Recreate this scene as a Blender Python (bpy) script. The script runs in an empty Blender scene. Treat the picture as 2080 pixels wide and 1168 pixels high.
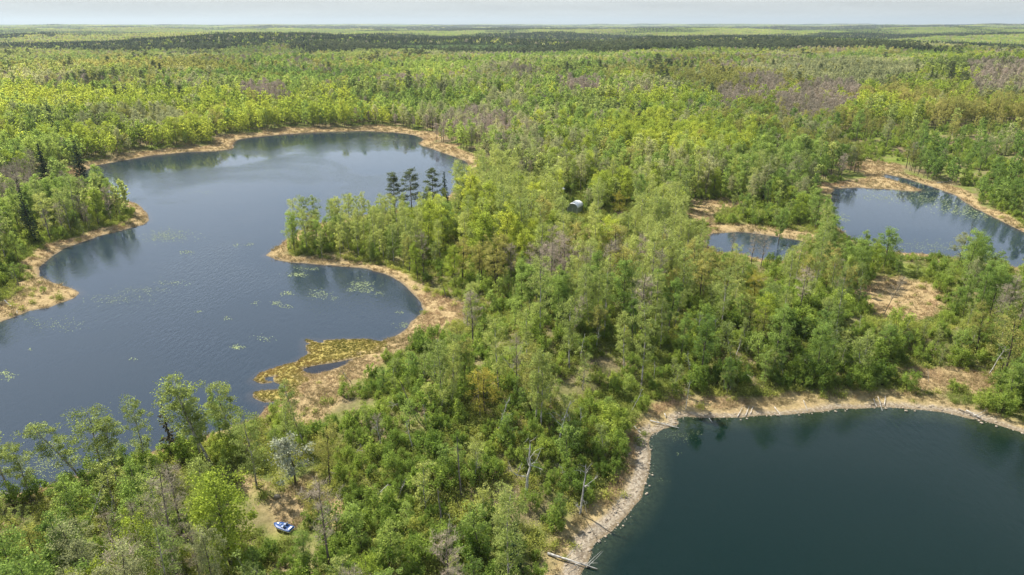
import bpy, math, numpy as np
from mathutils import Vector

scene = bpy.context.scene
COL = scene.collection
rng = np.random.default_rng(11)
PI = math.pi

# ------------------------------------------------------------------ camera
CAM_H = 65.0
FPX = 1387.0                       # focal length in photo pixels (photo 2080 x 1168)
PITCH = math.atan((584 - 47) / FPX)
cam_data = bpy.data.cameras.new('camera')
cam = bpy.data.objects.new('camera', cam_data)
COL.objects.link(cam)
cam.location = (0, 0, CAM_H)
cam.rotation_euler = (PI / 2 - PITCH, 0, 0)
cam_data.sensor_width = 36
cam_data.lens = FPX / 2080 * 36
cam_data.clip_start = 0.5
cam_data.clip_end = 120000
scene.camera = cam

# ------------------------------------------------------------------ sky, sun, exposure
SUN_EL, SUN_AZ = math.radians(50), math.radians(-52)      # azimuth from +Y, negative = left
w = bpy.data.worlds.new('World')
scene.world = w
w.use_nodes = True
nt = w.node_tree
nt.nodes.clear()
N = nt.nodes.new
out = N('ShaderNodeOutputWorld')
bg = N('ShaderNodeBackground')
sky = N('ShaderNodeTexSky')
sky.sky_type = 'NISHITA'
sky.sun_disc = False
sky.sun_elevation = SUN_EL
sky.sun_rotation = SUN_AZ
sky.altitude = 400
sky.air_density = 1.0
sky.dust_density = 1.5
sky.ozone_density = 1.0
SKY_STRENGTH = 0.085
bg.inputs['Strength'].default_value = SKY_STRENGTH
# thin broken cloud: noise on the sky direction projected to a flat layer
tc = N('ShaderNodeTexCoord')
sep = N('ShaderNodeSeparateXYZ')
nt.links.new(tc.outputs['Generated'], sep.inputs[0])
zadd = N('ShaderNodeMath'); zadd.operation = 'MAXIMUM'; zadd.inputs[1].default_value = 0.0
nt.links.new(sep.outputs['Z'], zadd.inputs[0])
zz = N('ShaderNodeMath'); zz.operation = 'ADD'; zz.inputs[1].default_value = 0.10
nt.links.new(zadd.outputs[0], zz.inputs[0])
dx = N('ShaderNodeMath'); dx.operation = 'DIVIDE'
dy = N('ShaderNodeMath'); dy.operation = 'DIVIDE'
nt.links.new(sep.outputs['X'], dx.inputs[0]); nt.links.new(zz.outputs[0], dx.inputs[1])
nt.links.new(sep.outputs['Y'], dy.inputs[0]); nt.links.new(zz.outputs[0], dy.inputs[1])
comb = N('ShaderNodeCombineXYZ')
nt.links.new(dx.outputs[0], comb.inputs[0]); nt.links.new(dy.outputs[0], comb.inputs[1])
cn = N('ShaderNodeTexNoise')
cn.inputs['Scale'].default_value = 0.75
cn.inputs['Detail'].default_value = 6
cn.inputs['Roughness'].default_value = 0.55
cn.inputs['Distortion'].default_value = 0.4
nt.links.new(comb.outputs[0], cn.inputs['Vector'])
cr = N('ShaderNodeMapRange')
cr.inputs['From Min'].default_value = 0.40
cr.inputs['From Max'].default_value = 0.66
cr.inputs['To Min'].default_value = 0.45
cr.inputs['To Max'].default_value = 0.95
nt.links.new(cn.outputs['Fac'], cr.inputs['Value'])
CLOUD = (6.6, 7.4, 8.4)
VEIL = (3.05, 3.17, 3.12)
cmix = N('ShaderNodeMix'); cmix.data_type = 'RGBA'
thin = N('ShaderNodeMapRange')              # the cloud deck thins out towards the zenith
thin.inputs['From Min'].default_value = 0.42
thin.inputs['From Max'].default_value = 0.66
thin.inputs['To Min'].default_value = 1.0
thin.inputs['To Max'].default_value = 0.30
nt.links.new(sep.outputs['Z'], thin.inputs['Value'])
cthin = N('ShaderNodeMath'); cthin.operation = 'MULTIPLY'
nt.links.new(cr.outputs[0], cthin.inputs[0]); nt.links.new(thin.outputs[0], cthin.inputs[1])
nt.links.new(cthin.outputs[0], cmix.inputs['Factor'])
nt.links.new(sky.outputs[0], cmix.inputs['A'])
cmix.inputs['B'].default_value = (*CLOUD, 1)
hz = N('ShaderNodeMapRange')                # the lowest sky is veiled by haze
hz.inputs['From Min'].default_value = 0.02
hz.inputs['From Max'].default_value = 0.13
hz.inputs['To Min'].default_value = 1.0
hz.inputs['To Max'].default_value = 0.0
nt.links.new(sep.outputs['Z'], hz.inputs['Value'])
vmix = N('ShaderNodeMix'); vmix.data_type = 'RGBA'
nt.links.new(hz.outputs[0], vmix.inputs['Factor'])
nt.links.new(cmix.outputs['Result'], vmix.inputs['A'])
vn = N('ShaderNodeTexNoise'); vn.inputs['Scale'].default_value = 5.0; vn.inputs['Detail'].default_value = 5
vmp = N('ShaderNodeMapping'); vmp.inputs['Scale'].default_value = (1, 1, 14)
nt.links.new(tc.outputs['Generated'], vmp.inputs[0]); nt.links.new(vmp.outputs[0], vn.inputs['Vector'])
vr = N('ShaderNodeMapRange'); vr.inputs['From Min'].default_value = 0.35; vr.inputs['From Max'].default_value = 0.65
nt.links.new(vn.outputs['Fac'], vr.inputs['Value'])
vcol = N('ShaderNodeMix'); vcol.data_type = 'RGBA'
vcol.inputs['A'].default_value = (*[k * 0.96 for k in VEIL], 1); vcol.inputs['B'].default_value = (*[k * 1.10 for k in VEIL], 1)
nt.links.new(vr.outputs[0], vcol.inputs['Factor'])
nt.links.new(vcol.outputs['Result'], vmix.inputs['B'])
nt.links.new(vmix.outputs['Result'], bg.inputs['Color'])
nt.links.new(bg.outputs[0], out.inputs['Surface'])

sun_d = bpy.data.lights.new('sun', 'SUN')
sun_d.energy = 5.0
sun_d.angle = math.radians(0.53)
sun_d.color = (1.0, 0.95, 0.86)
sun = bpy.data.objects.new('sun', sun_d)
COL.objects.link(sun)
sdir = Vector((math.sin(SUN_AZ) * math.cos(SUN_EL), math.cos(SUN_AZ) * math.cos(SUN_EL), math.sin(SUN_EL)))
sun.rotation_euler = sdir.to_track_quat('Z', 'Y').to_euler()
sun.location = sdir * 300

scene.view_settings.view_transform = 'Standard'
scene.view_settings.look = 'None'
scene.view_settings.exposure = 1.28
scene.view_settings.gamma = 1
scene.view_settings.use_curve_mapping = False
scene.render.engine = 'CYCLES'
cy = scene.cycles
cy.use_denoising = True
cy.max_bounces = 6
cy.diffuse_bounces = 3
cy.glossy_bounces = 2
cy.transmission_bounces = 3
cy.transparent_max_bounces = 6
cy.volume_bounces = 0
cy.use_adaptive_sampling = True
cy.adaptive_threshold = 0.015
cy.caustics_reflective = False
cy.caustics_refractive = False
cy.sample_clamp_indirect = 4

# ------------------------------------------------------------------ numeric helpers
def _hash(ix, iy, seed):
    h = (ix.astype(np.int64) * 374761393 + iy.astype(np.int64) * 668265263 + seed * 1442695041) & 0xFFFFFFFF
    h = ((h ^ (h >> 13)) * 1274126177) & 0xFFFFFFFF
    h = (h ^ (h >> 16)) & 0xFFFFFFFF
    return h / 4294967295.0

def vnoise(x, y, seed):
    ix = np.floor(x); iy = np.floor(y)
    fx = x - ix; fy = y - iy
    fx = fx * fx * (3 - 2 * fx); fy = fy * fy * (3 - 2 * fy)
    a = _hash(ix, iy, seed); b = _hash(ix + 1, iy, seed)
    c = _hash(ix, iy + 1, seed); d = _hash(ix + 1, iy + 1, seed)
    return (a * (1 - fx) + b * fx) * (1 - fy) + (c * (1 - fx) + d * fx) * fy

def fbm(x, y, scale, octs, seed):
    s = 0.0; amp = 1.0; tot = 0.0; f = 1.0 / scale
    for o in range(octs):
        s = s + amp * vnoise(x * f + 17.3 * o, y * f - 9.1 * o, seed + 31 * o)
        tot += amp; amp *= 0.5; f *= 2.03
    return s / tot

def sstep(a, b, x):
    t = np.clip((x - a) / (b - a), 0, 1)
    return t * t * (3 - 2 * t)

cp, sp = math.cos(PITCH), math.sin(PITCH)
def ray(px, py):
    u = (px - 1040) / FPX; v = (py - 584) / FPX
    return np.array([u, cp - v * sp, -sp - v * cp])

def flat(px, py):                               # photo pixel -> point on the water level
    d = ray(px, py)
    t = CAM_H / -d[2]
    return (d[0] * t, d[1] * t)

def to_px(x, y, z):
    zc = z - CAM_H
    dep = y * cp - zc * sp
    return 1040 + FPX * x / dep, 584 - FPX * (y * sp + zc * cp) / dep

def poly_sd(P, x, y, margin=80.0):
    """signed distance, negative inside; beyond margin of its box just +margin"""
    P = np.asarray(P, float)
    res = np.full(x.shape, margin)
    m = (x > P[:, 0].min() - margin) & (x < P[:, 0].max() + margin) & (y > P[:, 1].min() - margin) & (y < P[:, 1].max() + margin)
    if not m.any():
        return res
    xs = x[m]; ys = y[m]
    d2 = np.full(xs.shape, 1e18); ins = np.zeros(xs.shape, bool)
    n = len(P)
    for i in range(n):
        ax, ay = P[i]; bx, by = P[(i + 1) % n]
        ex, ey = bx - ax, by - ay
        L = ex * ex + ey * ey + 1e-12
        wx = xs - ax; wy = ys - ay
        t = np.clip((wx * ex + wy * ey) / L, 0, 1)
        qx = wx - ex * t; qy = wy - ey * t
        d2 = np.minimum(d2, qx * qx + qy * qy)
        if ay != by:
            c = (ay > ys) != (by > ys)
            ins ^= c & (xs < (bx - ax) * (ys - ay) / (by - ay) + ax)
    d = np.sqrt(d2)
    d[ins] *= -1
    res[m] = np.minimum(d, margin)
    return res

# ------------------------------------------------------------------ the map: outlines traced on the water level
def W(pts, z=0.0):                              # traced at height z (canopy outlines lie on the crowns, not on the water level)
    k = (CAM_H - z) / CAM_H
    return [tuple(k * c for c in flat(*p)) for p in pts]
LAKE = W([(0,655),(60,632),(100,625),(145,607),(163,595),(150,588),(110,575),(80,560),(78,545),(100,525),(130,505),(200,480),(250,467),(290,457),(303,447),(298,432),(280,415),(262,410),(235,400),(200,385),(170,368),(165,350),(196,336),(250,326),(300,317),(380,309),(440,307),(474,302),(472,292),(480,285),(500,280),(560,274),(640,269),(740,266),(800,269),(845,275),(862,284),(850,293),(880,303),(920,318),(950,330),(955,345),(940,378),(900,405),(830,424),(740,438),(660,452),(620,463),(595,477),(570,495),(542,518),(560,528),(600,534),(650,538),(690,541),(740,545),(780,555),(812,572),(840,597),(857,617),(860,632),(845,645),(833,655),(826,668),(800,683),(772,693),(745,688),(700,689),(650,692),(622,690),(622,704),(628,718),(600,735),(560,746),(530,758),(514,771),(530,779),(560,776),(585,785),(560,793),(530,793),(515,799),(515,808),(535,817),(565,816),(560,822),(540,830),(525,848),(480,865),(420,885),(340,908),(270,930),(200,955),(140,972),(90,988),(30,1005),(-60,1030),(-250,1040),(-420,900),(-300,740)])
POOL = W([(612,749),(650,741),(690,735),(718,729),(700,741),(672,752),(642,760),(622,759)])
POND = W([(1690,383),(1740,381),(1800,384),(1850,389),(1872,387),(1830,371),(1793,359),(1797,353),(1840,362),(1890,378),(1935,394),(1975,420),(2020,442),(2080,472),(2200,500),(2300,530),(2250,565),(2080,545),(2020,538),(1960,528),(1900,518),(1830,513),(1770,505),(1720,480),(1692,450),(1686,420)])
SMALL = W([(1447,474),(1500,471),(1560,478),(1625,488),(1640,495),(1615,515),(1590,532),(1550,528),(1500,514),(1450,512),(1432,492)])
DARK = W([(2300,970),(2180,915),(2080,880),(2020,860),(1960,848),(1900,835),(1830,828),(1780,826),(1740,830),(1700,832),(1640,838),(1560,845),(1500,848),(1440,848),(1390,845),(1370,850),(1380,862),(1350,870),(1322,885),(1315,900),(1320,930),(1315,970),(1300,1010),(1270,1050),(1240,1080),(1203,1110),(1195,1140),(1180,1168),(1150,1250),(1180,1400),(2400,1500),(2700,1200)])
BOG = W([(618,688),(745,684),(778,698),(765,716),(700,733),(640,748),(604,765),(618,776),(592,792),(600,806),(560,820),(508,812),(508,765),(600,731)])
MARSH = [W(p) for p in (
    [(690,540),(745,545),(790,553),(830,570),(880,600),(930,625),(940,650),(905,685),(830,700),(780,730),(740,770),(690,800),(650,850),(610,860),(570,840),(540,830),(560,815),(600,790),(620,740),(770,695),(830,660),(858,630),(850,610),(810,575)],
    [(40,590),(60,545),(90,560),(150,590),(165,597),(100,627),(20,655),(-60,680),(-60,640),(0,625)],
    [(1710,333),(1780,328),(1835,340),(1830,350),(1795,356),(1740,352)],
    [(1640,372),(1700,375),(1790,360),(1875,388),(1800,385),(1700,384)],
    [(1388,447),(1410,412),(1470,408),(1520,418),(1530,432),(1470,428),(1440,440),(1450,458),(1560,462),(1670,480),(1640,492),(1560,480),(1450,472),(1410,460)],
    [(1725,602),(1752,578),(1830,567),(1897,580),(1922,608),(1912,640),(1850,656),(1782,648),(1740,628)],
    [(1828,760),(1900,746),(1960,748),(2048,764),(2040,808),(1960,804),(1862,792)],
    [(500,975),(560,1010),(620,962),(655,955),(665,985),(645,1020),(690,1040),(700,1085),(640,1060),(600,1100),(565,1090),(540,1050)],
    [(930,385),(975,390),(990,412),(945,425)],
    [(1140,480),(1180,475),(1240,490),(1240,520),(1180,525),(1145,515)],
    [(1145,243),(1200,246),(1270,246),(1275,252),(1200,253),(1150,250)],
    [(1670,130),(1740,132),(1745,137),(1690,137)],
    [(1830,512),(1900,517),(1900,530),(1840,526)],
    [(1490,516),(1545,530),(1520,536),(1470,520)],
)]
OPEN = [W(p) for p in (
    [(700,880),(1260,860),(1330,900),(1300,1250),(640,1250)],
    [(1380,650),(2150,650),(2150,870),(1380,850)],
    [(560,860),(640,800),(900,680),(1000,760),(780,960),(640,960),(540,900)],
    [(-50,1030),(250,960),(330,960),(300,1200),(-50,1200)],
    [(1850,330),(2180,350),(2180,500),(1990,410)],
    [(1440,430),(1530,425),(1680,440),(1680,475),(1560,465),(1450,455)],
    [(0,560),(60,540),(60,640),(0,660)],
    [(1690,285),(2200,285),(2200,365),(1840,345),(1700,335)],
)]
R_BIRCH = [W(p) for p in (
    [(-100,880),(480,790),(650,880),(640,1000),(430,1230),(-100,1280)],
    [(-50,330),(260,345),(300,430),(-50,640)],
    [(560,430),(780,410),(900,560),(700,545)],
)]
R_BARE = [W(p, 17.0 if max(b for _a, b in p) < 300 else 10.0) for p in (
    [(1455,185),(1500,165),(1570,165),(1600,185),(1560,205),(1460,210)],
    [(1565,200),(1640,178),(1740,178),(1750,200),(1690,225),(1570,230)],
    [(1030,340),(1100,330),(1110,400),(1040,410)],
    [(0,330),(70,330),(70,400),(0,400)],
    [(930,205),(1000,200),(1060,210),(1050,240),(930,240)],
    [(480,180),(580,178),(590,195),(490,198)],
    [(1130,168),(1220,168),(1220,182),(1130,184)],
    [(1070,520),(1170,480),(1180,580),(1090,590)],
    [(1950,160),(2140,165),(2140,195),(1980,200)],
)]
R_PALE = [W(p, 17.0) for p in ([(1500,150),(1700,140),(1880,165),(1800,185),(1550,175)], [(1960,165),(2150,165),(2150,205),(1980,205)])]

def water_sd(x, y):
    near = np.hypot(x, y) < 1000
    jit = (fbm(x, y, 5.0, 3, 5) - 0.5) * 2.2
    L = np.full(x.shape, 80.0); P = L.copy(); D = L.copy(); B = L.copy()
    if near.any():
        xs, ys = x[near], y[near]
        j = jit[near]
        far = np.clip(ys / 250, 0.5, 2.0)
        b = poly_sd(BOG, xs, ys, 12)
        bogw = sstep(2.5, -0.5, b)
        l = np.minimum(poly_sd(LAKE, xs, ys), poly_sd(POOL, xs, ys))
        hole = fbm(xs, ys, 3.2, 2, 77)
        l = l + j * far * 0.6
        l = np.where((b < 0) & (hole > 0.715), np.minimum(l, (0.715 - hole) * 6), l)
        L[near] = l
        P[near] = np.minimum(poly_sd(POND, xs, ys), poly_sd(SMALL, xs, ys)) + j * far * 0.6
        D[near] = poly_sd(DARK, xs, ys) + j * 0.45
        B[near] = b
    return L, P, D, B

def marsh_mask(x, y, L, P, D):
    jit = (fbm(x, y, 9.0, 3, 9) - 0.5)
    t = np.zeros(x.shape)
    near = np.hypot(x, y) < 1400
    if near.any():
        xs, ys = x[near], y[near]; j = jit[near]
        m = np.full(xs.shape, 30.0)
        for p in MARSH:
            m = np.minimum(m, poly_sd(p, xs, ys, 30))
        t[near] = sstep(1.2, -0.8, m + j * 5)
    wl = np.clip((y - 60) * 0.040, 1.0, 17) * (0.15 + 1.6 * fbm(x, y, 22, 3, 3))
    wp = np.clip((y - 60) * 0.030, 1.5, 9) * (0.2 + 1.5 * fbm(x, y, 20, 3, 4))
    t = np.maximum(t, sstep(wl + 1.0, wl - 1.0, L + j_(jit)))
    t = np.maximum(t, sstep(wp + 1.0, wp - 1.0, P + j_(jit)))
    t = np.maximum(t, 0.85 * sstep(6.5, 3.0, D + jit * 5))
    return t
def j_(j):
    return j * 3

def height(x, y, sd=None):
    x = np.asarray(x, float); y = np.asarray(y, float)
    if sd is None:
        sd = water_sd(x, y)
    L, P, D, B = sd
    w_ = np.minimum(np.minimum(L, P), D)
    r = np.hypot(x, y)
    land = 0.14 * np.clip(w_, 0, 3) + 0.05 * np.clip(w_ - 3, 0, 25)
    land = np.where(B < 0, np.minimum(land, 0.14), land)
    land = land + 0.11 * np.clip(np.where(D < 79, D, 3) - 3, 0, 22) * sstep(60, 30, D)
    low = np.full(x.shape, 30.0)
    for p in MARSH[:8]:
        low = np.minimum(low, poly_sd(p, x, y, 30))
    low = 0.12 + 0.88 * sstep(0, 16, low)
    hill = sstep(8, 70, w_) * (3.0 * fbm(x, y, 60, 3, 21))
    hill = hill + sstep(40, 80, w_) * sstep(250, 1000, r) * 54 * (fbm(x, y, 560, 3, 22) - 0.36)
    hill = hill + sstep(2500, 9000, r) * 70 * (fbm(x / 2.2, y, 2600, 3, 23) - 0.45)
    bed = np.where(D < 0, 0.12, 0.11) * w_
    return np.where(w_ > 0, np.where(w_ > 3, 0.42 + (np.maximum(land - 0.42, 0) + hill) * low, land + hill * low) + 0.01, np.maximum(bed, -3.0))

def ground(px, py):                              # photo pixel -> point on the terrain
    d = ray(px, py)
    z = 0.0
    for _ in range(6):
        t = (CAM_H - z) / -d[2]
        x, y = d[0] * t, d[1] * t
        z = 0.5 * z + 0.5 * float(height(np.array([x]), np.array([y]))[0])
    return x, y, float(height(np.array([x]), np.array([y]))[0])

# ------------------------------------------------------------------ mesh and material helpers
def mesh(name, verts, faces, mats=(), fmat=None, attrs=None, smooth=False):
    """faces: (n,k) int array or list of such arrays"""
    me = bpy.data.meshes.new(name)
    verts = np.asarray(verts, np.float32)
    if not isinstance(faces, list):
        faces = [faces]
    faces = [np.asarray(f, np.int32) for f in faces if len(f)]
    me.vertices.add(len(verts))
    me.vertices.foreach_set('co', verts.ravel())
    lv = np.concatenate([f.ravel() for f in faces])
    tot = np.concatenate([np.full(len(f), f.shape[1], np.int32) for f in faces])
    start = np.concatenate([[0], np.cumsum(tot)[:-1]]).astype(np.int32)
    me.loops.add(len(lv)); me.loops.foreach_set('vertex_index', lv)
    me.polygons.add(len(tot)); me.polygons.foreach_set('loop_start', start)
    for m in mats:
        me.materials.append(m)
    if fmat is not None:
        me.polygons.foreach_set('material_index', np.asarray(fmat, np.int32))
    me.polygons.foreach_set('use_smooth', np.full(len(tot), smooth))
    for k, v in (attrs or {}).items():
        a = me.attributes.new(k, 'FLOAT', 'POINT')
        a.data.foreach_set('value', np.asarray(v, np.float32))
    me.update(calc_edges=True)
    return me

def link(name, me, parent=None, **props):
    o = bpy.data.objects.new(name, me)
    COL.objects.link(o)
    if parent is not None:
        o.parent = parent
    for k, v in props.items():
        o[k] = v
    return o

def new_mat(name):
    m = bpy.data.materials.new(name)
    m.use_nodes = True
    m.node_tree.nodes.clear()
    return m, m.node_tree

def leaf_mat(name, col, trans, tf=0.45, hue=0.018, val=0.32):
    m, t = new_mat(name)
    N = t.nodes.new; Lk = t.links.new
    o = N('ShaderNodeOutputMaterial')
    a1 = N('ShaderNodeAttribute'); a1.attribute_name = 'clump'
    a2 = N('ShaderNodeAttribute'); a2.attribute_name = 'tint'; a2.attribute_type = 'INSTANCER'
    mh = N('ShaderNodeMapRange'); mh.inputs['To Min'].default_value = 0.5 - hue; mh.inputs['To Max'].default_value = 0.5 + hue
    Lk(a2.outputs['Fac'], mh.inputs['Value'])
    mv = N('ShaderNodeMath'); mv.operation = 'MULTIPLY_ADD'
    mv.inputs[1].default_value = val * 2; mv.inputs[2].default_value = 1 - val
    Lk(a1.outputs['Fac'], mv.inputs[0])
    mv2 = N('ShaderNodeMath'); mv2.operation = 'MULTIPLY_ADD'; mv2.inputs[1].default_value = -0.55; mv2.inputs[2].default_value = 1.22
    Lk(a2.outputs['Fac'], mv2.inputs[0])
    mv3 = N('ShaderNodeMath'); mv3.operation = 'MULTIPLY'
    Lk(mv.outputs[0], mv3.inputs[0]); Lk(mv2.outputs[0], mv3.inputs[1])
    sh = []
    for c in (col, trans):
        h = N('ShaderNodeHueSaturation'); h.inputs['Color'].default_value = (*c, 1)
        Lk(mh.outputs[0], h.inputs['Hue']); Lk(mv3.outputs[0], h.inputs['Value'])
        sh.append(h)
    d = N('ShaderNodeBsdfDiffuse'); Lk(sh[0].outputs[0], d.inputs[0])
    tr = N('ShaderNodeBsdfTranslucent'); Lk(sh[1].outputs[0], tr.inputs[0])
    mix = N('ShaderNodeMixShader'); mix.inputs[0].default_value = tf
    Lk(d.outputs[0], mix.inputs[1]); Lk(tr.outputs[0], mix.inputs[2])
    Lk(mix.outputs[0], o.inputs['Surface'])
    return m

def bark_mat(name, c1, c2, scale=3.0, rough=0.9):
    m, t = new_mat(name)
    N = t.nodes.new; Lk = t.links.new
    o = N('ShaderNodeOutputMaterial')
    b = N('ShaderNodeBsdfDiffuse')
    tc = N('ShaderNodeTexCoord')
    mp = N('ShaderNodeMapping'); mp.inputs['Scale'].default_value = (1, 1, 0.6)
    n = N('ShaderNodeTexNoise'); n.inputs['Scale'].default_value = scale; n.inputs['Detail'].default_value = 4
    r = N('ShaderNodeMapRange'); r.inputs['From Min'].default_value = 0.35; r.inputs['From Max'].default_value = 0.65
    mix = N('ShaderNodeMix'); mix.data_type = 'RGBA'
    mix.inputs['A'].default_value = (*c1, 1); mix.inputs['B'].default_value = (*c2, 1)
    Lk(tc.outputs['Object'], mp.inputs[0]); Lk(mp.outputs[0], n.inputs['Vector'])
    Lk(n.outputs['Fac'], r.inputs['Value']); Lk(r.outputs[0], mix.inputs['Factor'])
    Lk(mix.outputs['Result'], b.inputs[0]); Lk(b.outputs[0], o.inputs['Surface'])
    return m

def plain_mat(name, c, rough=0.6, var=0.2, scale=6.0, spec=0.3):
    m, t = new_mat(name)
    N = t.nodes.new; Lk = t.links.new
    o = N('ShaderNodeOutputMaterial')
    b = N('ShaderNodeBsdfPrincipled'); b.inputs['Roughness'].default_value = rough
    b.inputs['Specular IOR Level'].default_value = spec
    tc = N('ShaderNodeTexCoord')
    n = N('ShaderNodeTexNoise'); n.inputs['Scale'].default_value = scale; n.inputs['Detail'].default_value = 5
    mix = N('ShaderNodeMix'); mix.data_type = 'RGBA'
    mix.inputs['A'].default_value = (*[k * (1 - var) for k in c], 1); mix.inputs['B'].default_value = (*[min(1, k * (1 + var)) for k in c], 1)
    Lk(tc.outputs['Object'], n.inputs['Vector']); Lk(n.outputs['Fac'], mix.inputs['Factor'])
    Lk(mix.outputs['Result'], b.inputs['Base Color']); Lk(b.outputs[0], o.inputs['Surface'])
    return m

M = {}
M['birch_leaf'] = leaf_mat('birch_leaf', (0.222, 0.255, 0.080), (0.41, 0.48, 0.12), 0.5)
M['aspen_leaf'] = leaf_mat('aspen_leaf', (0.182, 0.240, 0.066), (0.34, 0.46, 0.09), 0.5)
M['maple_leaf'] = leaf_mat('maple_leaf', (0.215, 0.262, 0.045), (0.43, 0.51, 0.065), 0.5)
M['oak_leaf'] = leaf_mat('oak_leaf', (0.255, 0.248, 0.080), (0.44, 0.42, 0.10), 0.47)
M['pale_leaf'] = leaf_mat('pale_leaf', (0.29, 0.295, 0.15), (0.44, 0.45, 0.19), 0.47)
M['willow_leaf'] = leaf_mat('willow_leaf', (0.168, 0.222, 0.048), (0.325, 0.43, 0.065), 0.5)
M['herb_leaf'] = leaf_mat('herb_leaf', (0.20, 0.225, 0.055), (0.34, 0.39, 0.065), 0.45, 0.02)
M['spruce_needle'] = leaf_mat('spruce_needle', (0.036, 0.058, 0.028), (0.04, 0.06, 0.02), 0.15, 0.02)
M['pine_needle'] = leaf_mat('pine_needle', (0.085, 0.105, 0.05), (0.13, 0.16, 0.06), 0.4, 0.02)
M['dry_needle'] = leaf_mat('dry_needle', (0.06, 0.055, 0.03), (0.06, 0.05, 0.03), 0.1, 0.02)
M['twig'] = leaf_mat('twig', (0.40, 0.335, 0.245), (0.24, 0.20, 0.15), 0.3, 0.02)
M['blossom'] = leaf_mat('blossom', (0.33, 0.345, 0.25), (0.3, 0.32, 0.2), 0.3, 0.01)
M['birch_bark'] = bark_mat('birch_bark', (0.10, 0.085, 0.07), (0.42, 0.39, 0.34), 2.0)
M['grey_bark'] = bark_mat('grey_bark', (0.06, 0.05, 0.04), (0.15, 0.13, 0.105), 3.0)
M['dark_bark'] = bark_mat('dark_bark', (0.035, 0.028, 0.022), (0.09, 0.075, 0.06), 3.0)
M['pine_bark'] = bark_mat('pine_bark', (0.07, 0.05, 0.04), (0.15, 0.10, 0.07), 3.0)
M['dead_wood'] = bark_mat('dead_wood', (0.20, 0.185, 0.165), (0.46, 0.44, 0.40), 2.0)
M['snag_wood'] = bark_mat('snag_wood', (0.09, 0.075, 0.06), (0.24, 0.21, 0.18), 2.0)
M['reed'] = leaf_mat('reed', (0.335, 0.255, 0.135), (0.26, 0.195, 0.09), 0.3, 0.02)
M['moss'] = leaf_mat('moss', (0.245, 0.205, 0.06), (0.20, 0.17, 0.04), 0.3, 0.03)
M['lily'] = leaf_mat('lily', (0.15, 0.19, 0.09), (0.1, 0.1, 0.02), 0.05, 0.02)
M['stone'] = plain_mat('stone', (0.23, 0.19, 0.14), 0.85, 0.35, 2.0)
M['pebble'] = plain_mat('pebble', (0.23, 0.195, 0.145), 0.85, 0.4, 1.5)

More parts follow.
